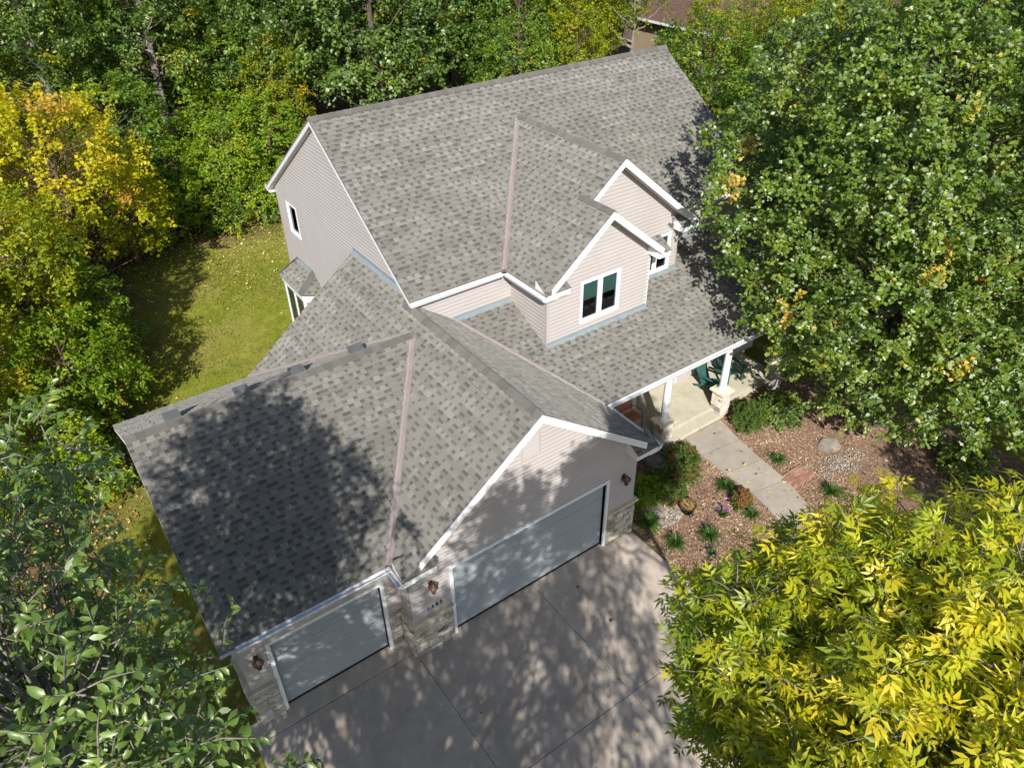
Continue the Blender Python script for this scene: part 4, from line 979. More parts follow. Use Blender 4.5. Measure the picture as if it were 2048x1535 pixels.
class Tubes:
    def __init__(s): s.v = []; s.f = []; s.n = 0
    def add(s, pts, rad, sides=5):
        pts = np.asarray(pts, float); m = len(pts); d = unit(np.gradient(pts, axis=0))
        ref = np.where(np.abs(d[:, 2:3]) < 0.9, np.array([[0, 0, 1.0]]), np.array([[1.0, 0, 0]])); a = unit(np.cross(d, ref)); b = np.cross(d, a)
        th = np.arange(sides) * 2 * np.pi / sides; rad = np.asarray(rad, float).reshape(-1, 1, 1)
        r = pts[:, None] + rad * (np.cos(th)[None, :, None] * a[:, None] + np.sin(th)[None, :, None] * b[:, None])
        s.v.append(r.reshape(-1, 3)); i = np.arange(m - 1)[:, None] * sides; k = np.arange(sides)[None]; k2 = (k + 1) % sides
        s.f.append((np.stack([i + k, i + k2, i + sides + k2, i + sides + k], -1).reshape(-1, 4)) + s.n); s.n += m * sides
    def mesh(s, name): return np_mesh(name, np.concatenate(s.v), np.concatenate(s.f), smooth=True)
def bez(a, b, c_, n): 
    t = np.linspace(0, 1, n)[:, None]; return (1 - t) ** 2 * a + 2 * t * (1 - t) * b + t * t * c_
def grow(seed, lobes, n_clump, clump_r, n_twig, n_leaf, leaf, tmpl, trunk_path, trunk_r, tone=(0.45, 0.14, 0.12), autumn=0.0, low=0.0, twigs=False, outward=0.7,
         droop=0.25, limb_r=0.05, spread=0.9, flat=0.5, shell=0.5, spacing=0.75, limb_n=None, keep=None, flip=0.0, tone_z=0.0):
    """trunk_path: points from the base up. Returns (wood mesh, leaf mesh)"""
    R = np.random.default_rng(seed); lobes = np.array(lobes, float)
    if lobes.shape[1] == 4: lobes = np.concatenate([lobes, lobes[:, 3:4], lobes[:, 3:4]], 1)
    wgt = (lobes[:, 3] * lobes[:, 4] * lobes[:, 5]) ** (2 / 3); wgt /= wgt.sum()
    cen, outs = [], []
    for _ in range(n_clump * 14):
        if len(cen) >= n_clump: break
        L = lobes[R.choice(len(lobes), p=wgt)]; d = unit(R.normal(size=3))
        if d[2] < -0.25 and R.random() > low: continue
        r = shell + (1 - shell) * R.random() ** 0.6; p = L[:3] + d * L[3:6] * r
        if cen and np.min(np.sum((np.array(cen) - p) ** 2, 1)) < (clump_r * spacing) ** 2: continue
        if keep is not None and not keep(p): continue
        cen.append(p); outs.append(unit(d * np.array([1, 1, 0.8])))
    cen = np.array(cen); outs = np.array(outs); tp = np.array(trunk_path, float)
    W = Tubes(); m = len(tp); W.add(bez_path(tp, 14), np.interp(np.linspace(0, 1, 14), [0, 0.06, 1], [trunk_r * 1.35, trunk_r, trunk_r * 0.18]), 10)
    tpp = bez_path(tp, 40); zz = tpp[:, 2]
    for c_ in (cen if limb_n is None else cen[:limb_n]):
        hd = np.linalg.norm(tpp[:, :2] - c_[:2], axis=1); target = c_[2] - (0.35 + 0.5 * R.random()) * hd
        ok = zz > tp[0, 2] + 0.22 * (tp[-1, 2] - tp[0, 2]); j = np.where(ok)[0][np.argmin(np.abs(zz - target)[ok])]
        a = tpp[j]; mid = a * 0.5 + c_ * 0.5 + np.array([0, 0, -0.08 * hd[j]]) + R.normal(size=3) * 0.10 * hd[j]
        fr_ = 1 - j / 40
        r0 = limb_r * (0.5 + 0.9 * fr_) * (0.6 + 0.6 * R.random()); pth = bez(a, mid, c_, 7); pth[1:-1] += R.normal(size=(5, 3)) * 0.03 * hd[j]
        W.add(pth, np.linspace(r0, max(0.006, r0 * 0.18), 7), 5)
    nT = len(cen) * n_twig; ci = np.repeat(np.arange(len(cen)), n_twig)
    td = unit(R.normal(size=(nT, 3)) * spread + outs[ci] * outward + np.array([0, 0, 0.15])); tl = clump_r * (0.45 + 0.75 * R.random(nT))
    to = cen[ci] + R.normal(size=(nT, 3)) * clump_r * 0.12
    tip = to + td * tl[:, None] - np.array([0, 0, 1]) * (droop * tl ** 2 / max(clump_r, 0.1))[:, None]
    if twigs:
        for k in range(nT):
            mid = to[k] + td[k] * tl[k] * 0.5; W.add(np.array([to[k], mid, tip[k]]), [limb_r * 0.14 + 0.003, limb_r * 0.09 + 0.0025, 0.002], 3)
    li = np.repeat(np.arange(nT), n_leaf); N = len(li); t = np.tile((np.arange(n_leaf) + 0.6) / n_leaf, nT) * 0.8 + 0.2 + R.normal(size=N) * 0.03
    base = to[li] + td[li] * (tl[li] * t)[:, None] - np.array([0, 0, 1]) * (droop * (tl[li] * t) ** 2 / max(clump_r, 0.1))[:, None]
    if not twigs: base += R.normal(size=(N, 3)) * clump_r * 0.07
    side = unit(np.cross(td, np.array([0.05, 0.02, 1.0])))[li] * np.where(np.tile(np.arange(n_leaf) % 2, nT) > 0, 1, -1)[:, None]
    ax = td[li] * 0.55 + side * 0.75 + R.normal(size=(N, 3)) * 0.38 - np.array([0, 0, droop])
    nr = np.array([0, 0, flat]) + outs[ci[li]] * 0.40 + np.array(SUN_TO) * 0.45 + R.normal(size=(N, 3)) * 0.45
    nr[R.random(N) < flip] *= -1
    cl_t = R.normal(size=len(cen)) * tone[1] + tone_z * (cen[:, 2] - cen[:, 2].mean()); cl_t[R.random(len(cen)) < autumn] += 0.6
    tn = np.clip(tone[0] + cl_t[ci[li]] + R.normal(size=N) * tone[2], 0, 1)
    rare = R.random(N) < 0.006 + autumn * 0.06; tn[rare] = np.clip(tn[rare] + 0.5, 0, 1)
    return W.mesh('trunk'), leaf_mesh('crown', base, ax, nr, leaf * (0.65 + 0.6 * R.random(N)), tmpl, tn)
def bez_path(tp, n):
    m = len(tp); u = np.linspace(0, m - 1, n); out = np.empty((n, 3))
    for k in range(3): out[:, k] = np.interp(u, np.arange(m), tp[:, k])
    for _ in range(2): out[1:-1] = 0.25 * out[:-2] + 0.5 * out[1:-1] + 0.25 * out[2:]
    return out
def tree(name, meshes, bark, lmat, loc, label, cat='tree', group=None, names=('trunk', 'crown')):
    root = empty(name, loc); tag(root, label, cat, group)
    for me, mt, nm in zip(meshes, (bark, lmat), names): mesh_obj(nm, me, mt, root)
    return root
def local(lobes, loc): return [(l[0] - loc[0], l[1] - loc[1], l[2] - loc[2], *l[3:]) for l in lobes]

# --- the big oak shading the right-hand end of the house
ob = (15.6, -1.2, GZ)
oak_l = [(15.4, -0.8, 8.8, 4.6, 4.6, 3.6), (12.0, 1.8, 8.3, 2.2, 2.1, 2.0), (12.2, -2.2, 5.9, 2.5, 2.3, 2.1), (14.2, -4.6, 5.2, 3.0, 2.4, 2.2), (18.2, -4.2, 6.6, 3.4, 3.0, 2.8),
         (16.5, 3.0, 8.6, 3.6, 3.0, 2.8), (13.8, 0.9, 11.0, 2.8, 2.8, 1.7), (12.9, 0.2, 4.6, 1.5, 1.5, 1.2), (19.2, 0.2, 9.6, 3.4, 3.4, 2.8), (17.5, -1.5, 11.2, 3, 3, 1.8), (16.4, -5.2, 4.6, 2.6, 2.0, 1.8), (13.2, -3.6, 3.9, 1.6, 1.5, 1.0), (15.2, -3.2, 7.0, 2.6, 2.4, 2.0), (12.1, 1.3, 6.2, 1.5, 1.5, 1.3), (13.2, 1.6, 5.0, 1.3, 1.2, 1.0), (13.6, 1.0, 3.6, 1.1, 1.0, .9), (13.4, 0.0, 2.8, 1.0, .9, .8), (14.6, -2.6, 3.3, 1.4, 1.2, 1.0), (12.7, -1.6, 2.5, .85, .8, .6), (13.5, -3.0, 2.7, 1.0, .9, .8), (17.2, -1.0, 12.0, 2.4, 2.4, 1.2), (16.2, 1.2, 11.6, 2.4, 2.2, 1.2), (12.4, -2.0, 9.3, 1.7, 1.7, 1.3), (13.6, -1.8, 8.7, 1.6, 1.6, 1.2), (11.2, 0.1, 5.5, 1.2, 1.1, .9), (10.9, 0.6, 7.0, 1.1, 1.1, .9), (11.6, -.6, 4.4, .9, .9, .7)]
g = grow(101, local(oak_l, ob), 1420, 0.50, 9, 13, 0.128, T2W, [(0, 0, 0), (0.1, 0.1, 2.2), (-0.3, 0.3, 4.6), (-0.2, 0.4, 7.5), (0, 0.3, 10.2)], 0.27,
         tone=(0.46, 0.12, 0.13), autumn=0.022, low=0.5, limb_r=0.06, droop=0.15, shell=0.55, spacing=0.95, limb_n=170, flip=0.045, spread=0.8)
tree('oak_tree', g, M_BARK, L_OAK, ob, 'large spreading oak with glossy dark leaves, overhanging the end of the porch roof')

# --- young ash with yellow-green compound leaves
ab = (2.6, -9.4, GZ)
ash_l = [(-0.62, -7.55, 8.95, .50), (0.10, -7.95, 9.1, .55), (0.15, -8.42, 10.1, .60), (0.50, -9.02, 10.3, .70), (-0.56, -8.28, 9.17, .95), (0.25, -8.76, 9.5, 1.25), (0.44, -9.49, 9.85, 1.2), (-0.98, -8.88, 8.98, .9),
         (-0.46, -9.57, 9.46, 1.2), (-0.14, -10.17, 9.9, 1.2), (0.55, -9.75, 10.5, 1.0), (-1.75, -9.5, 9.2, .75), (-2.3, -10.2, 9.6, .8)]
g = grow(202, local(ash_l, ab), 430, 0.48, 7, 6, 0.200, TASH, [(0, 0, 0), (-0.5, 0.1, 2.5), (-1.3, 0.3, 5.2), (-1.9, 0.5, 7.6), (-2.2, 0.7, 9.6)], 0.13,
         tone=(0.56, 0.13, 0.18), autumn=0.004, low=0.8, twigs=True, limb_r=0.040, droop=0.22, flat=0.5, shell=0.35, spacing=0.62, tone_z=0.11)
tree('ash_tree', g, M_BARKP, L_ASH, ab, 'young ash with yellow-green compound leaves reaching over the garden bed and drive')

# --- elm below and beside the drone: leafy near side, wide crown whose shade falls on the drive
eb = (-7.4, -9.2, GZ)
elm_l = [(-6.25, -2.5, 10.5, .65), (-6.7, -2.9, 10.4, .9), (-5.75, -4.4, 9.9, .35), (-5.35, -5.1, 9.6, .25), (-5.1, -6.8, 9.3, .35), (-6.45, -3.3, 10.0, .75), (-6.6, -4.0, 10.2, 1.0), (-6.05, -4.35, 9.9, .55), (-6.55, -5.1, 10.2, 1.0), (-5.95, -5.35, 9.8, .55), (-6.25, -6.0, 10.0, .85), (-5.65, -6.45, 9.5, .45), (-6.9, -5.9, 10.4, 1.2),
         (-7.4, -4.2, 10.3, 1.4), (-8.2, -5.2, 10.9, 1.7)]
g1 = grow(303, local(elm_l, eb), 360, 0.55, 7, 11, 0.104, T6, [(0, 0, 0), (0.1, 0.2, 3.2), (0.2, 0.9, 6.0), (0.5, 2.4, 8.4), (0.9, 3.6, 10.2)], 0.26,
          tone=(0.46, 0.12, 0.12), autumn=0.012, low=0.7, twigs=True, limb_r=0.04, droop=0.22, flat=0.8, shell=0.3, spacing=0.85, spread=0.75)
elm = tree('elm_tree', g1, M_BARKP, L_ELM, eb, 'elm with toothed green leaves on pale arching twigs beside the side garage')
elm_b = [(-5.4, -11.9, 8.6, 4.0, 3.6, 3.0), (-8.6, -9.2, 8.6, 2.7, 2.7, 2.4), (-9.0, -6.2, 8.2, 2.6, 2.6, 2.5), (-4.7, -11.6, 11.2, 1.5, 1.2, .9)]
g2 = grow(304, local(elm_b, eb), 240, 0.85, 11, 15, 0.130, T6, [(0, 0, 3.0), (0.4, -1.2, 6.0), (1.0, -2.0, 9.0)], 0.18, low=0.8, limb_r=0.05, shell=0.2)
mesh_obj('branch', g2[0], M_BARKP, elm); mesh_obj('crown', g2[1], L_ELM, elm)
g3 = grow(305, local([(-4.35, -9.95, 11.0, 1.2, .8, .6)], eb), 26, 0.55, 9, 12, 0.120, T6, [(0.3, -0.6, 6.0), (1.5, -.8, 8.6), (2.9, -.8, 10.8)], 0.10, low=0.9, limb_r=0.04, shell=0.1, spacing=.6)  # unseen limb added to throw leaf shade on the garage gable
mesh_obj('branch', g3[0], M_BARKP, elm); mesh_obj('crown', g3[1], L_ELM, elm)

# --- woodland kinds, each built once and copied
def proto(seed, name, lobes, nc, cr, nt_, nl, leaf, tp, tr_, bark, lmat, **kw):
    return grow(seed, lobes, nc, cr, nt_, nl, leaf, kw.pop('tmpl', T2), tp, tr_, **kw), bark, lmat, name
PROTO = {
 'tall':  [proto(s_, 'woodland_tree', [(0, 0, 11.5, 2.9, 2.9, 3.6), (1.4, .8, 8.6, 2.2, 2.2, 2.2), (-1.5, -.6, 9.2, 2.2, 2.2, 2.4), (.4, -1.4, 7.4, 1.9, 1.9, 1.6), (-.3, .9, 13.6, 1.8, 1.8, 1.8)], 150, .85, 9, 13, .19,
           [(0, 0, 0), (.15, 0, 4), (-.1, .2, 8), (.1, .1, 14)], .24, M_BARKP, L_DKG, tone=(.48, .15, .13), autumn=.02, limb_r=.06, low=.5, limb_n=60) for s_ in (1, 2)],
 'oak':   [proto(s_, 'woodland_oak', [(0, 0, 9.5, 3.4, 3.4, 3.6), (1.9, .5, 6.4, 2.2, 2.2, 1.9), (-1.9, -.4, 6.8, 2.2, 2.2, 2.0), (.2, -1.9, 5.4, 2.0, 1.8, 1.5), (.4, 1.9, 7.4, 2.2, 2, 2), (0, 0, 12.4, 2.2, 2.2, 1.6)], 165, .9, 9, 13, .19,
           [(0, 0, 0), (.1, .1, 3.5), (-.1, -.1, 7), (0, .1, 12)], .28, M_BARK, L_DKG, tone=(.40, .13, .12), autumn=.03, limb_r=.07, low=.5, tmpl=T2W, limb_n=60) for s_ in (3, 4)],
 'ygreen': [proto(s_, 'yellow_green_tree', [(0, 0, 7.6, 2.3, 2.3, 2.9), (1.0, .5, 5.2, 1.7, 1.7, 1.6), (-1.1, -.3, 5.6, 1.7, 1.7, 1.7), (.1, -.9, 3.6, 1.4, 1.4, 1.2)], 130, .7, 9, 12, .17,
           [(0, 0, 0), (.1, 0, 3), (0, .1, 6), (.05, 0, 10)], .15, M_BARKB, L_YGR, tone=(.46, .16, .13), autumn=.02, limb_r=.045, low=.5) for s_ in (5, 6)],
 'yellow': [proto(s_, 'yellow_maple', [(0, 0, 6.0, 2.7, 2.7, 2.6), (1.4, -.6, 3.8, 1.9, 1.9, 1.6), (-1.4, .4, 4.2, 1.9, 1.9, 1.7), (.2, -1.5, 2.8, 1.7, 1.7, 1.3)], 170, .72, 9, 15, .135,
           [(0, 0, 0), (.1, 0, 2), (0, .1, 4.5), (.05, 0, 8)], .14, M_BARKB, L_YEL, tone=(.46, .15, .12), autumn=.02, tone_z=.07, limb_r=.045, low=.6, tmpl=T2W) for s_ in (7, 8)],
 'lime':  [proto(s_, 'understory_tree', [(0, 0, 3.5, 1.9, 1.9, 1.9), (1.0, -.4, 2.1, 1.3, 1.3, 1.2), (-1.0, .2, 2.3, 1.3, 1.3, 1.2), (.1, -1.1, 1.5, 1.2, 1.1, .9)], 100, .6, 9, 11, .155,
           [(0, 0, 0), (.05, 0, 1), (0, .05, 2.4), (0, 0, 5)], .09, M_BARKB, L_LIME, tone=(.45, .13, .12), autumn=.02, limb_r=.035, low=.7) for s_ in (9, 10)],
 'mid':   [proto(s_, 'broadleaf_tree', [(0, 0, 6.4, 2.6, 2.6, 2.8), (1.3, .2, 4.0, 1.9, 1.9, 1.7), (-1.3, -.4, 4.5, 1.9, 1.9, 1.7), (0, -1.4, 3.0, 1.6, 1.6, 1.3)], 140, .75, 9, 12, .175,
           [(0, 0, 0), (.1, 0, 2.4), (0, .1, 5), (.05, 0, 8.6)], .15, M_BARK, L_MID, tone=(.47, .16, .13), autumn=.02, limb_r=.045, low=.6) for s_ in (11, 12)],
 'pale':  [proto(13, 'pale_forked_tree', [(.6, 0, 10.5, 2.0, 2.0, 2.6), (-.9, .2, 9.0, 1.6, 1.6, 2.0), (1.4, -.5, 7.4, 1.3, 1.3, 1.2)], 60, .75, 8, 10, .17,
           [(0, 0, 0), (.15, 0, 3), (.4, .1, 7), (.7, 0, 12)], .17, M_BARKP, L_YGR, tone=(.4, .15, .13), autumn=.03, limb_r=.10, low=.5)],
 'bush':  [proto(s_, 'woodland_bush', [(0, 0, 1.1, 1.2, 1.2, .95), (.7, .2, .8, .8, .8, .7), (-.6, -.3, .8, .8, .8, .7)], 60, .45, 8, 10, .13,
           [(0, 0, 0), (.03, 0, .5), (0, .03, 1.5)], .04, M_BARKB, L_MID, tone=(.45, .16, .13), autumn=.05, limb_r=.02, low=.8) for s_ in (14, 15)],
}
META = {'tall': ('dark green pale-trunked tree', 'tree'), 'oak': ('dark green woodland oak', 'oak'), 'ygreen': ('slim yellow-green tree', 'tree'), 'yellow': ('maple turning bright yellow', 'maple'),
        'lime': ('low lime green understory tree', 'tree'), 'mid': ('mid green broadleaf tree', 'tree'), 'pale': ('sparse tree with pale forked trunk', 'tree'), 'bush': ('low leafy bush', 'bush')}
WOODS = [
 ('yellow', -3.4, 20.8, 1.02), ('yellow', -7.0, 23.5, 1.05), ('yellow', -1.0, 25.6, .62),
 ('ygreen', -5.9, 15.4, .80), ('ygreen', -8.6, 17.5, .95), ('lime', -5.5, 12.7, .95), ('ygreen', -8.2, 12.4, .70), ('lime', -6.9, 10.2, .75), ('ygreen', -8.8, 8.6, .62), ('lime', -4.6, 16.8, .85), ('yellow', -6.4, 18.6, .72), ('yellow', -4.6, 24.0, .72), ('mid', 11.6, -11.4, .85), ('mid', 14.6, -11.8, .8), ('mid', -10.6, -4.5, 1.12),  # the mid trees here stand out of view, added to shade bed and lawn
 ('lime', 4.4, 27.4, .95), ('lime', 6.9, 28.2, 1.05), ('lime', 1.6, 27.6, .85), ('ygreen', 8.2, 29.8, .7), ('mid', 0.2, 29.2, .85), ('lime', 5.4, 30.4, 1.1), ('bush', 3.2, 26.6, 1.0), ('bush', 6.0, 26.6, 1.1), ('bush', 0.0, 26.8, 1.1), ('bush', 8.2, 27.0, 1.2),
 ('bush', 2.2, 29.5, 1.2), ('bush', -2.4, 27.5, 1.1), ('bush', -4.0, 18.0, 1.0), ('bush', -5.0, 14.4, .9), ('bush', -6.3, 11.4, .8),
 ('tall', -1.8, 31.5, .95), ('tall', -6.5, 31.0, 1.0), ('tall', 3.3, 33.2, 1.05), ('tall', -3.5, 38.0, 1.1), ('tall', 1.2, 40.5, 1.1), ('tall', 6.2, 38.0, 1.05), ('mid', 7.4, 33.6, 1.05), ('tall', -8.5, 41, 1.1), ('tall', 4.8, 46, 1.15), ('tall', -3.0, 48, 1.15), ('tall', 9.5, 44, 1.1),
 ('mid', -1.0, 34.8, 1.0), ('mid', 4.0, 36.2, 1.0), ('mid', 0.5, 45, 1.15),
 ('oak', 9.9, 31.6, .92), ('oak', 13.4, 28.4, .98), ('oak', 17.6, 29.8, 1.0), ('oak', 11.8, 36.4, 1.05), ('oak', 16.2, 36.6, 1.08), ('oak', 20.8, 35.2, 1.05), ('oak', 14.0, 44, 1.15), ('oak', 20, 44, 1.15), ('bush', 14.5, 26.5, 1.3), ('bush', 11.5, 27.4, 1.2), ('oak', 9.0, 38.5, 1.0),
 ('mid', 22.8, 28.6, 1.05), ('ygreen', 26.2, 28.2, 1.05), ('ygreen', 25.0, 33.4, 1.1), ('mid', 20.6, 25.6, .8), ('ygreen', 28.4, 33.6, 1.1), ('mid', 23.6, 38, 1.2), ('mid', 29, 39, 1.2), ('ygreen', 24.6, 25.4, .75),
 ('pale', 29.2, 25.6, .95), ('pale', 31.4, 28.0, 1.0), ('mid', 33.5, 25.4, .55), ('bush', 28.4, 22.8, 1.4), ('mid', 34.0, 41, 1.2), ('ygreen', 33.6, 33.8, .7), ('ygreen', 33.8, 23.2, .82), ('mid', 36.5, 21.5, .6),
 ('mid', 25.2, 16.4, .95), ('mid', 28.6, 19.4, .72), ('ygreen', 31.5, 15.5, .95), ('ygreen', 34.6, 19.6, .80), ('mid', 30, 9.5, 1.0), ('tall', 35.5, 10.5, .85), ('mid', 24.0, 10.5, .9), ('ygreen', 40.5, 18.5, .95), ('mid', 33, 3, 1.05), ('mid', 27, 3.5, .9), ('tall', 40, 4, .9), ('mid', 29, -4.5, 1.0), ('mid', 36, -3, 1.1), ('ygreen', 43, 12, 1.0),
 ('mid', 46, 24, 1.0), ('oak', 48, 33, 1.0), ('mid', 41, 44, 1.1), ('oak', 30, 50, 1.15), ('oak', 38, 54, 1.2), ('oak', 25, 56, 1.2), ('mid', 12, 55, 1.3), ('mid', 2, 57, 1.3), ('oak', 48, 46, 1.1), ('mid', 18, 62, 1.3), ('oak', 34, 66, 1.3), ('oak', 55, 40, 1.2), ('oak', 46, 62, 1.3), ('mid', -10, 52, 1.2),
]
made = {}
rw = random.Random(5)
for i, (kind, x, y, sc) in enumerate(WOODS):
    pr_ = PROTO[kind]; k = i % len(pr_); (meshes, bark, lmat, nm) = pr_[k]; look, cat = META[kind]
    if y < -8: place = 'added out of view beyond the young ash to cast shade' if x > 0 else 'in the front yard beyond the elm'
    elif y > 43: place = 'deep in the woods far behind the house'
    elif x < -3 and y < 26: place = 'along the lawn edge beyond the side garage'  # also falls to the unseen tree added for shade on the lawn
    elif x < 9 and y <= 30.6: place = 'at the back edge of the lawn'
    elif x < 9: place = 'in the woods behind the lawn'
    elif x < 22 and y > 20: place = 'rising behind the main roof ridge'
    elif y > 22: place = 'beside the brown roofed house beyond the ridge end'
    else: place = 'behind the large spreading oak'
    size = 'short ' if sc < 0.78 else 'towering ' if sc > 1.09 else ''
    lab = size + look + ' ' + place; grp = look + 's ' + place
    if (kind, k) not in made:
        root = tree(nm, meshes, bark, lmat, (x, y, GZ), lab, cat, grp); made[(kind, k)] = root
    else:
        root = copy_tree(made[(kind, k)]); root.location = (x, y, GZ); tag(root, lab, cat, grp)
    root.rotation_euler = (0, 0, rw.uniform(0, 6.28)); root.scale = (sc * rw.uniform(.92, 1.08),) * 2 + (sc * rw.uniform(.95, 1.08),)

# ------------------------------------------------------------------ garden plants
def shrub(name, seed, loc, r, h, lmat, label, group=None, nc=70, leaf=0.045, autumn=0.05, tone=(.5, .15, .15), tmpl=T2, nt_=9, nl=11):
    lob = [(0, 0, h * .5, r * .8, r * .8, h * .5), (r * .45, r * .1, h * .4, r * .5, r * .5, h * .42), (-r * .4, -r * .2, h * .42, r * .55, r * .55, h * .42)]
    gm = grow(seed, lob, nc, r * .34, nt_, nl, leaf * 1.35, tmpl, [(0, 0, 0), (.01, 0, h * .3), (0, .01, h * .8)], .018, tone=tone, autumn=autumn, limb_r=.012, low=.7, shell=.4, spacing=.7, outward=.9, flat=.3)
    return tree(name, gm, M_BARKB, lmat, loc, label, 'shrub', group, ('stem', 'foliage'))
shrub('spirea_shrub', 401, (8.35, .72, -.02), .78, .85, L_SHRUB, 'rounded spirea shrub with fading reddish flower heads next to the bird bath', autumn=.14, nc=110)
shrub('spirea_shrub', 402, (8.95, 1.05, -.02), .55, .6, L_SHRUB, 'small spirea shrub between the bird bath shrub and the walk', autumn=.12, nc=70)
shrub('green_shrub', 403, (7.05, .72, -.02), .62, .55, L_LIME, 'bright green mounded shrub against the garage corner below the bird bath', autumn=.02, tone=(.35, .12, .12), nc=80)
shrub('green_shrub', 404, (7.7, .18, -.02), .45, .5, L_SHRUB, 'small green shrub in front of the plant pot and spirea', autumn=.06, nc=60)
shrub('juniper_shrub', 405, (12.2, 1.15, -.02), .62, .75, L_SHRUB, 'green shrub at the foot of the stone pier beside the walk', autumn=.06, nc=90)
shrub('dark_shrub', 406, (13.3, .75, -.02), .75, .8, L_DKG, 'dark green shrub in the shade below the porch end', autumn=.02, nc=90, leaf=.06)
shrub('dark_shrub', 407, (15.6, -4.3, -.02), .8, .9, L_OAK, 'glossy dark shrub on the mulch under the oak', autumn=.02, nc=90, leaf=.08)
shrub('coral_shrub', 408, (6.65, -4.75, -.02), .42, .38, L_RED, 'burgundy leaved plant showing through the ash leaves', autumn=0, nc=45, leaf=.10, tone=(.5, .2, .2), tmpl=T2W)
def blades(name, seed, loc, n_, L, lmat, label, group=None, tone=.5, wide=.012, flowers=0, spread=.8):
    R = np.random.default_rng(seed); vv_, ff, tt = [], [], []; m = 5
    for k in range(n_):
        a = R.uniform(0, 6.283); o = np.array([math.cos(a), math.sin(a), 0]); sd = np.array([-math.sin(a), math.cos(a), 0]); r0 = R.uniform(0, .07); le = L * R.uniform(.55, 1.15); sp = spread * R.uniform(.25, 1.15)
        t = np.linspace(0, 1, m)[:, None]; mid = o * (r0 + le * sp * t ** 1.3) + np.array([0, 0, 1]) * le * (t * (1.25 - .35 * sp) - t ** 2 * (.35 + .75 * sp * R.uniform(.6, 1.2)))
        mid[:, 2] = np.maximum(mid[:, 2], .005); w = wide * np.array([.8, 1, .9, .6, .05])[:, None]; i0 = len(vv_) * 2 * m
        vv_.append(np.concatenate([mid - sd * w, mid + sd * w])); b = len(vv_) - 1
        for j in range(m - 1): ff.append([b * 2 * m + j, b * 2 * m + j + 1, b * 2 * m + m + j + 1, b * 2 * m + m + j]); tt.append(0)
        tn = np.clip(R.normal(tone, .18), 0, 1); tt[-(m - 1):] = [tn] * (m - 1)
    root = empty(name, loc); tag(root, label, 'plant', group)
    mesh_obj('blades', np_mesh('blades', np.concatenate(vv_), np.array(ff), np.array(tt), True), lmat, root)
    if flowers:
        R = np.random.default_rng(seed + 1); p = R.normal(size=(flowers, 3)) * np.array([.13, .13, .05]) + np.array([0, 0, L * .85]); nq = 9
        pos = np.repeat(p, nq, 0); an = np.tile(np.arange(nq) * 6.283 / nq, flowers); ax = np.stack([np.cos(an), np.sin(an), np.full_like(an, .25)], 1)
        mesh_obj('flower_heads', leaf_mesh('flower_heads', pos, ax, np.tile([0, 0, 1.0], (len(pos), 1)), np.full(len(pos), .038), T2W, R.random(len(pos))), L_PURP, root)
    return root
LAB = 'arching daylily clump in the wood chips of the garden bed'; GRP = 'daylily clumps in the garden bed'
for k, (x, y, n_, L) in enumerate(((6.46, -1.18, 170, .52), (7.40, -1.55, 180, .55), (9.28, -.48, 170, .48), (11.5, -.62, 130, .42), (11.6, -2.5, 150, .52), (9.0, -1.70, 110, .42))):
    blades('daylily_clump', 500 + k, (x, y, -.02), n_, L, L_GRASS, LAB, GRP, .5 if k != 2 else .35)
blades('yucca_plant', 520, (6.38, -.22, -.02), 190, .66, L_GRASS, 'dense strappy green plant at the stone corner of the garage', tone=.55, wide=.016, spread=.75)
blades('aster_plant', 530, (8.32, -1.22, -.02), 60, .36, L_GRASS, 'aster with pink-purple flowers standing alone in the wood chips', tone=.35, wide=.016, flowers=12, spread=.5)
blades('aster_plant', 540, (6.98, -2.05, -.02), 60, .34, L_GRASS, 'aster with a few purple buds at the tip of the ash branches', tone=.35, wide=.016, flowers=6, spread=.6)
shrub('fading_perennial', 541, (9.15, -1.2, -.02), .36, .40, L_SHRUB, 'fading brownish perennial at the inner edge of the walk', autumn=.5, nc=40, leaf=.05, tone=(.5, .2, .2))

# wood chips, pebbles, lawn blades, fallen leaves: nobody could count them
R = np.random.default_rng(77)
def inpoly(x, y, poly):
    c_ = np.zeros(len(x), bool); j = len(poly) - 1
    for i in range(len(poly)):
        xi, yi = poly[i]; xj, yj = poly[j]
        c_ ^= ((yi > y) != (yj > y)) & (x < (xj - xi) * (y - yi) / (yj - yi + 1e-12) + xi); j = i
    return c_
wpoly = wl + wr[::-1]
x = R.uniform(5.9, 16.5, 90000); y = R.uniform(-7.5, 2.15, 90000); ok = inpoly(x, y, bl) & ~inpoly(x, y, wpoly) & ~((x > 9.4) & (x < 11.65) & (y > 1.8)); x, y = x[ok], y[ok]
keepd = R.random(len(x)) < np.where((x < 12.5) & (y > -4), 1.0, .45); x, y = x[keepd], y[keepd]; N_ = len(x)
pos = np.stack([x, y, -.016 + R.random(N_) * .02], 1); ax = np.stack([R.normal(size=N_), R.normal(size=N_), R.normal(size=N_) * .25], 1); nr = np.stack([R.normal(size=N_) * .45, R.normal(size=N_) * .45, np.ones(N_)], 1)
TC = (np.array([(-.2, 0, 0), (.2, 0, 0), (.16, 1, 0), (-.16, 1, .05)], float), np.array([(0, 1, 2), (0, 2, 3)]))
tag(mesh_obj('wood_chips', leaf_mesh('wood_chips', pos, ax, nr, R.uniform(.02, .10, N_) * R.uniform(.5, 1.1, N_), TC, np.clip(R.normal(.48, .25, N_) + .18 * np.sin(x * 2.1 + np.sin(y * 1.7) * 2) * np.cos(y * 2.4), 0, 1)), M_CHIP), 'reddish tan wood chip mulch spread over the garden bed', 'mulch', kind='stuff')
TP = (np.array([(1, 0, 0), (-1, 0, 0), (0, .8, 0), (0, -.8, 0), (0, 0, .6), (0, 0, -.6)], float), np.array([(0, 2, 4), (2, 1, 4), (1, 3, 4), (3, 0, 4)]))
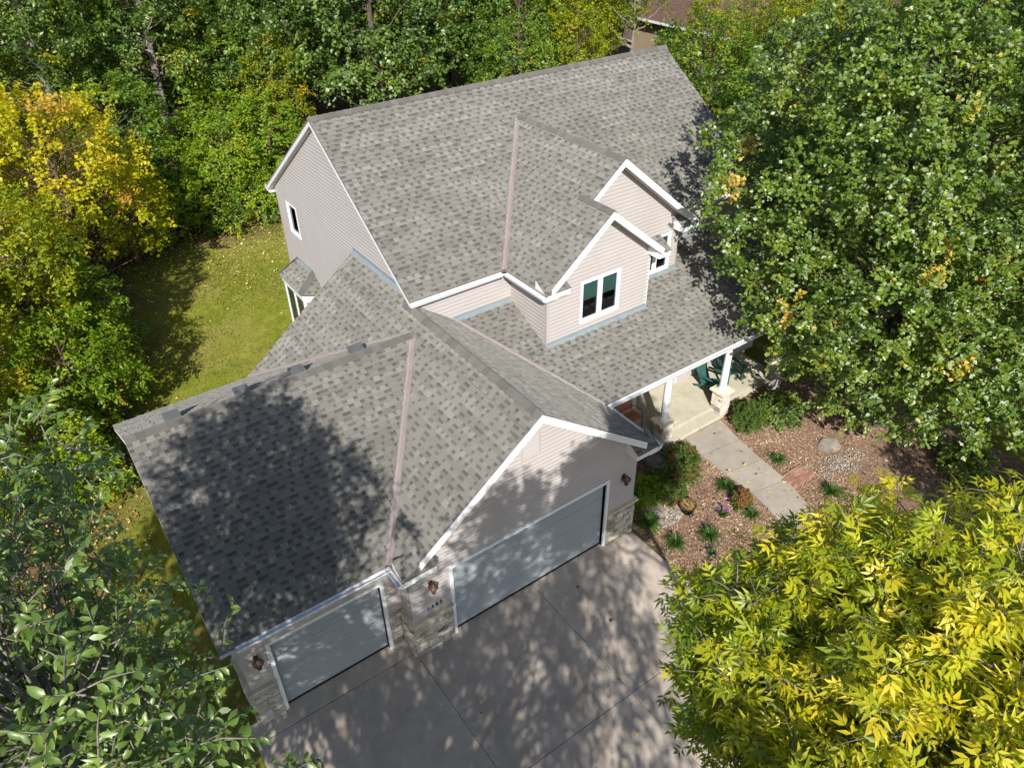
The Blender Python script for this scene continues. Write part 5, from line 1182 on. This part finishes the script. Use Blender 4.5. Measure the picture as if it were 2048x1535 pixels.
a = R.uniform(0, 6.283, 1500); rr = np.sqrt(R.random(1500)); x = 7.05 + rr * np.cos(a) * .75; y = -.15 + rr * np.sin(a) * .45
a2 = R.uniform(0, 6.283, 700); x = np.concatenate([x, 13 + np.cos(a2) * R.random(700) * 1.2]); y = np.concatenate([y, -1.9 + np.sin(a2) * R.random(700) * .5]); N_ = len(x)
pos = np.stack([x, y, np.full(N_, -.005)], 1); ax = np.stack([R.normal(size=N_), R.normal(size=N_), R.normal(size=N_) * .1], 1)
tag(mesh_obj('pebbles', leaf_mesh('pebbles', pos, ax, np.tile([0, 0, 1.0], (N_, 1)), R.uniform(.012, .034, N_), TP, np.clip(R.normal(.6, .25, N_), 0, 1)), M_PEB), 'grey and white river pebbles spread between the yucca and the pot', 'pebbles', kind='stuff')
lawn = [(-8.2, 6.2), (-5.1, .4), (-5.1, 8.8), (2.4, 8.9), (2.4, 14.8), (9, 14.9), (9.5, 26.5), (4, 26.5), (-3, 27.5), (-7.5, 20)]
x = R.uniform(-8.2, 9.5, 150000); y = R.uniform(.4, 27.5, 150000); ok = inpoly(x, y, lawn); x, y = x[ok], y[ok]
pat = np.sin(x * .8 + 1.3 * np.sin(y * .5)) * np.cos(y * .6 + x * .2); ok = R.random(len(x)) < .62 + .38 * pat; x, y, pat = x[ok], y[ok], pat[ok]; N_ = len(x)
pos = np.stack([x, y, np.full(N_, GZ - .005)], 1); ax = np.stack([R.normal(size=N_) * .5, R.normal(size=N_) * .5, np.ones(N_)], 1); nr = np.stack([R.normal(size=N_), R.normal(size=N_), R.random(N_) * .2], 1)
TB = (np.array([(-.16, 0, 0), (.16, 0, 0), (0, 1, .1)], float), np.array([(0, 1, 2)]))
tag(mesh_obj('lawn_grass', leaf_mesh('lawn_grass', pos, ax, nr, R.uniform(.05, .11, N_), TB, np.clip(.45 - .15 * pat + R.normal(0, .2, N_), 0, 1)), L_LAWN), 'short patchy lawn grass between the garage and the woods', 'grass', kind='stuff')
x = R.uniform(-9, 9.5, 60000); y = R.uniform(5, 28, 60000); dens = np.clip((y - 17) / 9, .05, 1) ** 1.6 * .8 + np.clip((-3.2 - x + (y - 14) * .12) / 3, 0, 1) * .8; ok = (R.random(len(x)) < dens * .35) & ~((x > -5.2) & (y < 8.9)) & ~((x > 2.4) & (y < 14.9)); x, y = x[ok], y[ok]; N_ = len(x); zl_ = GZ + .03 + R.random(N_) * .04
xd = R.uniform(-4.6, 5.6, 260); yd = R.uniform(-8, -.1, 260); kd = (R.random(260) < .25) | (np.abs(xd - 5.5) < .5); xd, yd = xd[kd], yd[kd]
xw_ = R.uniform(9.5, 11.5, 60); yw_ = R.uniform(-3, 1.8, 60)
x = np.concatenate([x, xd, xw_]); y = np.concatenate([y, yd, yw_]); zl_ = np.concatenate([zl_, np.full(len(xd), .004), np.full(60, .034)]); N_ = len(x)
pos = np.stack([x, y, zl_], 1); ax = np.stack([R.normal(size=N_), R.normal(size=N_), R.normal(size=N_) * .2], 1); nr = np.stack([R.normal(size=N_) * .4, R.normal(size=N_) * .4, np.ones(N_)], 1)
tag(mesh_obj('fallen_leaves', leaf_mesh('fallen_leaves', pos, ax, nr, R.uniform(.06, .14, N_), T2W, np.clip(R.normal(.55, .32, N_), 0, 1)), L_FALL), 'pale yellow fallen leaves scattered over the lawn', 'leaves', kind='stuff')

# ------------------------------------------------------------------ small things
bb = empty('bird_bath', (7.80, 1.08, -.02)); tag(bb, 'dark weathered bird bath on a pedestal beside the garage corner', 'bird bath')
mb = MB(); mb.lathe([(0, 0), (.17, .0), (.17, .05), (.10, .10), (.075, .20), (.095, .32), (.07, .46), (.06, .58), (.11, .66), (.0, .66)], 20); mb.build('pedestal', M_BBATH, bb)
mb = MB(); mb.lathe([(.0, .65), (.12, .655), (.24, .70), (.29, .755), (.285, .775), (.255, .775), (.235, .75), (.15, .715), (0, .705)], 28); mb.build('bowl', M_BBATH, bb)
mb = MB()
for k in range(40):
    a, r_ = random.uniform(0, 6.28), .2 * math.sqrt(random.random()); mb.lathe([(0, .018), (.016, .010), (.018, 0), (.01, -.006)], 6, (r_ * math.cos(a), r_ * math.sin(a), .735 + .0), False)
o = mb.build('bowl_pebbles', M_STONE, bb); o['kind'] = 'stuff'
pt = empty('plant_pot', (7.66, -.47, -.02)); tag(pt, 'brown round plant pot with withered plant standing on the wood chips', 'pot')
mb = MB(); mb.lathe([(0, 0), (.17, 0), (.235, .27), (.25, .27), (.25, .30), (.225, .30), (.215, .25), (0, .25)], 24); mb.build('pot_body', M_POT, pt)
mb = MB(); mb.lathe([(.214, .262), (.1, .275), (0, .28)], 20); mb.build('soil', M_SOIL, pt)
Rp = np.random.default_rng(9); N_ = 160; p = np.stack([Rp.normal(size=N_) * .09, Rp.normal(size=N_) * .09, np.full(N_, .27)], 1); ax = np.stack([Rp.normal(size=N_), Rp.normal(size=N_), Rp.random(N_) * .5], 1)
mesh_obj('withered_plant', leaf_mesh('withered_plant', p, ax, np.tile([0, 0, 1.0], (N_, 1)), Rp.uniform(.05, .11, N_), T2, np.clip(Rp.normal(.35, .15, N_), 0, 1)), L_FALL, pt)
def boulder(seed, loc, s_, label):
    Rb = random.Random(seed); mb = MB(); nu, nv = 10, 6; pts = []
    for j in range(nv + 1):
        for i in range(nu):
            th = math.pi * j / nv; ph = 2 * math.pi * i / nu; r_ = 1 + Rb.uniform(-.13, .13) if 0 < j < nv else 1
            pts.append((s_[0] * r_ * math.sin(th) * math.cos(ph), s_[1] * r_ * math.sin(th) * math.sin(ph), s_[2] * (math.cos(th) * r_ + .6)))
    mb.faces(pts, [(j * nu + i, (j + 1) * nu + i, (j + 1) * nu + (i + 1) % nu, j * nu + (i + 1) % nu) for j in range(nv) for i in range(nu)], .5, True)
    o = mb.build('boulder', M_BOULD); o.location = loc; tag(o, label, 'boulder'); return o
boulder(1, (13.4, -1.1, -.09), (.45, .36, .10), 'flat grey boulder in the shade beside the mulch under the oak')
boulder(3, (11.9, -1.3, -.05), (.12, .10, .07), 'small dark stone next to the brick paver patch')
sl = empty('path_light', (7.52, -.72, -.02)); tag(sl, 'small black garden path light in front of the plant pot', 'lamp')
mb = MB(); mb.tube([(0, 0, 0), (0, 0, .16)], .012, 8); mb.build('stake', M_BLACK, sl); mb = MB(); mb.lathe([(0, .21), (.085, .165), (.085, .155), (.03, .15), (.03, .14), (0, .14)], 14); mb.build('lamp_head', M_BLACK, sl)

# adirondack chairs on the porch
def adirondack(loc, rz, label):
    root = empty('adirondack_chair', loc, rz); tag(root, label, 'chair', 'green porch chairs')
    for k in range(6):                                            # curved seat slats, front to back
        y0 = -.38 + k * .095; z0 = .38 - .055 * k - (.02 if k == 0 else 0)
        mb = MB(); mb.hexa([(-.25, y0, z0), (.25, y0, z0), (.25, y0 + .085, z0 - .048), (-.25, y0 + .085, z0 - .048)], [(-.25, y0, z0 + .02), (.25, y0, z0 + .02), (.25, y0 + .085, z0 - .028), (-.25, y0 + .085, z0 - .028)]); mb.build('seat_slat', M_GREEN, root)
    for k in range(5):                                            # fanned back slats
        u = (k - 2) / 2; h = .80 - .10 * u * u; x0 = u * .20; x1 = u * .26; w = .048
        A = [(x0 - w, .14, .16), (x0 + w, .14, .16), (x1 + w * 1.1, .14 + h * .46, .16 + h), (x1 - w * 1.1, .14 + h * .46, .16 + h)]
        mb = MB(); mb.hexa(A, [(x, y + .02, z - .008) for x, y, z in A]); mb.build('back_slat', M_GREEN, root)
    for sd in (-1, 1):
        mb = MB(); x = sd * .33; mb.hexa([(x - .065, -.46, .56), (x + .065, -.46, .56), (x + .045, .30, .53), (x - .045, .30, .53)], [(x - .065, -.46, .585), (x + .065, -.46, .585), (x + .045, .30, .555), (x - .045, .30, .555)]); mb.build('arm', M_GREEN, root)
        mb = MB(); x = sd * .275; mb.hexa([(x - .02, -.42, 0), (x + .02, -.42, 0), (x + .02, -.33, 0), (x - .02, -.33, 0)], [(x - .02, -.42, .56), (x + .02, -.42, .56), (x + .02, -.33, .56), (x - .02, -.33, .56)]); mb.build('leg', M_GREEN, root)
        mb = MB(); x = sd * .252; mb.hexa([(x - .018, -.40, .27), (x + .018, -.40, .27), (x + .018, -.40, .37), (x - .018, -.40, .37)], [(x - .018, .44, 0), (x + .018, .44, 0), (x + .018, .52, .05), (x - .018, .40, .10)]); mb.build('side_rail', M_GREEN, root)
    return root
adirondack((12.35, 3.05, .30), math.radians(12), 'dark green adirondack chair on the porch in front of the white wall corner')
adirondack((13.35, 3.10, .30), math.radians(-14), 'dark green adirondack chair on the shaded porch, farther along from its twin')
# slatted bench with black iron ends against the wall
bn = empty('garden_bench', (8.35, 3.10, .30)); tag(bn, 'reddish wooden slat bench with black iron ends on the porch by the garage', 'bench')
for k in range(5): mb = MB(); y0 = -.22 + k * .088; mb.box(-.60, .60, y0, y0 + .07, .41, .435); mb.build('seat_slat', M_TEAK, bn)
for k in range(7):
    z0 = .50 + k * .062; y0 = .24 + k * .022; mb = MB(); mb.hexa([(-.60, y0, z0), (.60, y0, z0), (.60, y0 + .014, z0 + .045), (-.60, y0 + .014, z0 + .045)], [(-.60, y0 + .022, z0 - .006), (.60, y0 + .022, z0 - .006), (.60, y0 + .036, z0 + .039), (-.60, y0 + .036, z0 + .039)]); mb.build('back_slat', M_TEAK, bn)
for sd in (-1, 1):
    x = sd * .615; mb = MB(); mb.tube([(x, -.26, 0), (x, -.24, .25), (x, -.25, .62), (x, -.1, .66), (x, .12, .64), (x, .26, .60)], .014, 7); mb.tube([(x, .32, 0), (x, .24, .3), (x, .26, .5), (x, .40, .96)], .014, 7); mb.tube([(x, -.25, .41), (x, .25, .40)], .012, 7); mb.build('end_frame', M_BLACK, bn)

# neighbour's house glimpsed between the trees
nh = empty('neighbour_house', (44, 29, GZ)); tag(nh, 'brown roofed tan house glimpsed between the trees beyond the main ridge', 'house')
mb = MB(); mb.box(-5, 5, -7, 7, 0, 4.4); mb.build('wall', M_TAN, nh)
mb = MB(); mb.hexa([(-5.6, -7.5, 4.35), (-5.6, 7.5, 4.35), (0, 7.5, 7.4), (0, -7.5, 7.4)], [(-5.6, -7.5, 4.5), (-5.6, 7.5, 4.5), (0, 7.5, 7.55), (0, -7.5, 7.55)]); mb.hexa([(5.6, -7.5, 4.35), (5.6, 7.5, 4.35), (0.004, 7.5, 7.4), (0.004, -7.5, 7.4)], [(5.6, -7.5, 4.5), (5.6, 7.5, 4.5), (0.004, 7.5, 7.55), (0.004, -7.5, 7.55)]); mb.build('roof', M_NROOF, nh)
mb = MB(); mb.box(-5.74, -5.61, -7.5, 7.5, 4.33, 4.47); mb.build('gutter', M_WHITE, nh)
for y0 in (-4, 2):
    w_ = empty('window', (0, 0, 0), 0, nh); mb = MB(); mb.box(-5.06, -5.002, y0, y0 + 1.6, 1.2, 2.6); mb.build('frame', M_WHITE, w_); mb = MB(); mb.box(-5.07, -5.061, y0 + .1, y0 + 1.5, 1.3, 2.5); mb.build('pane', M_DARK, w_)
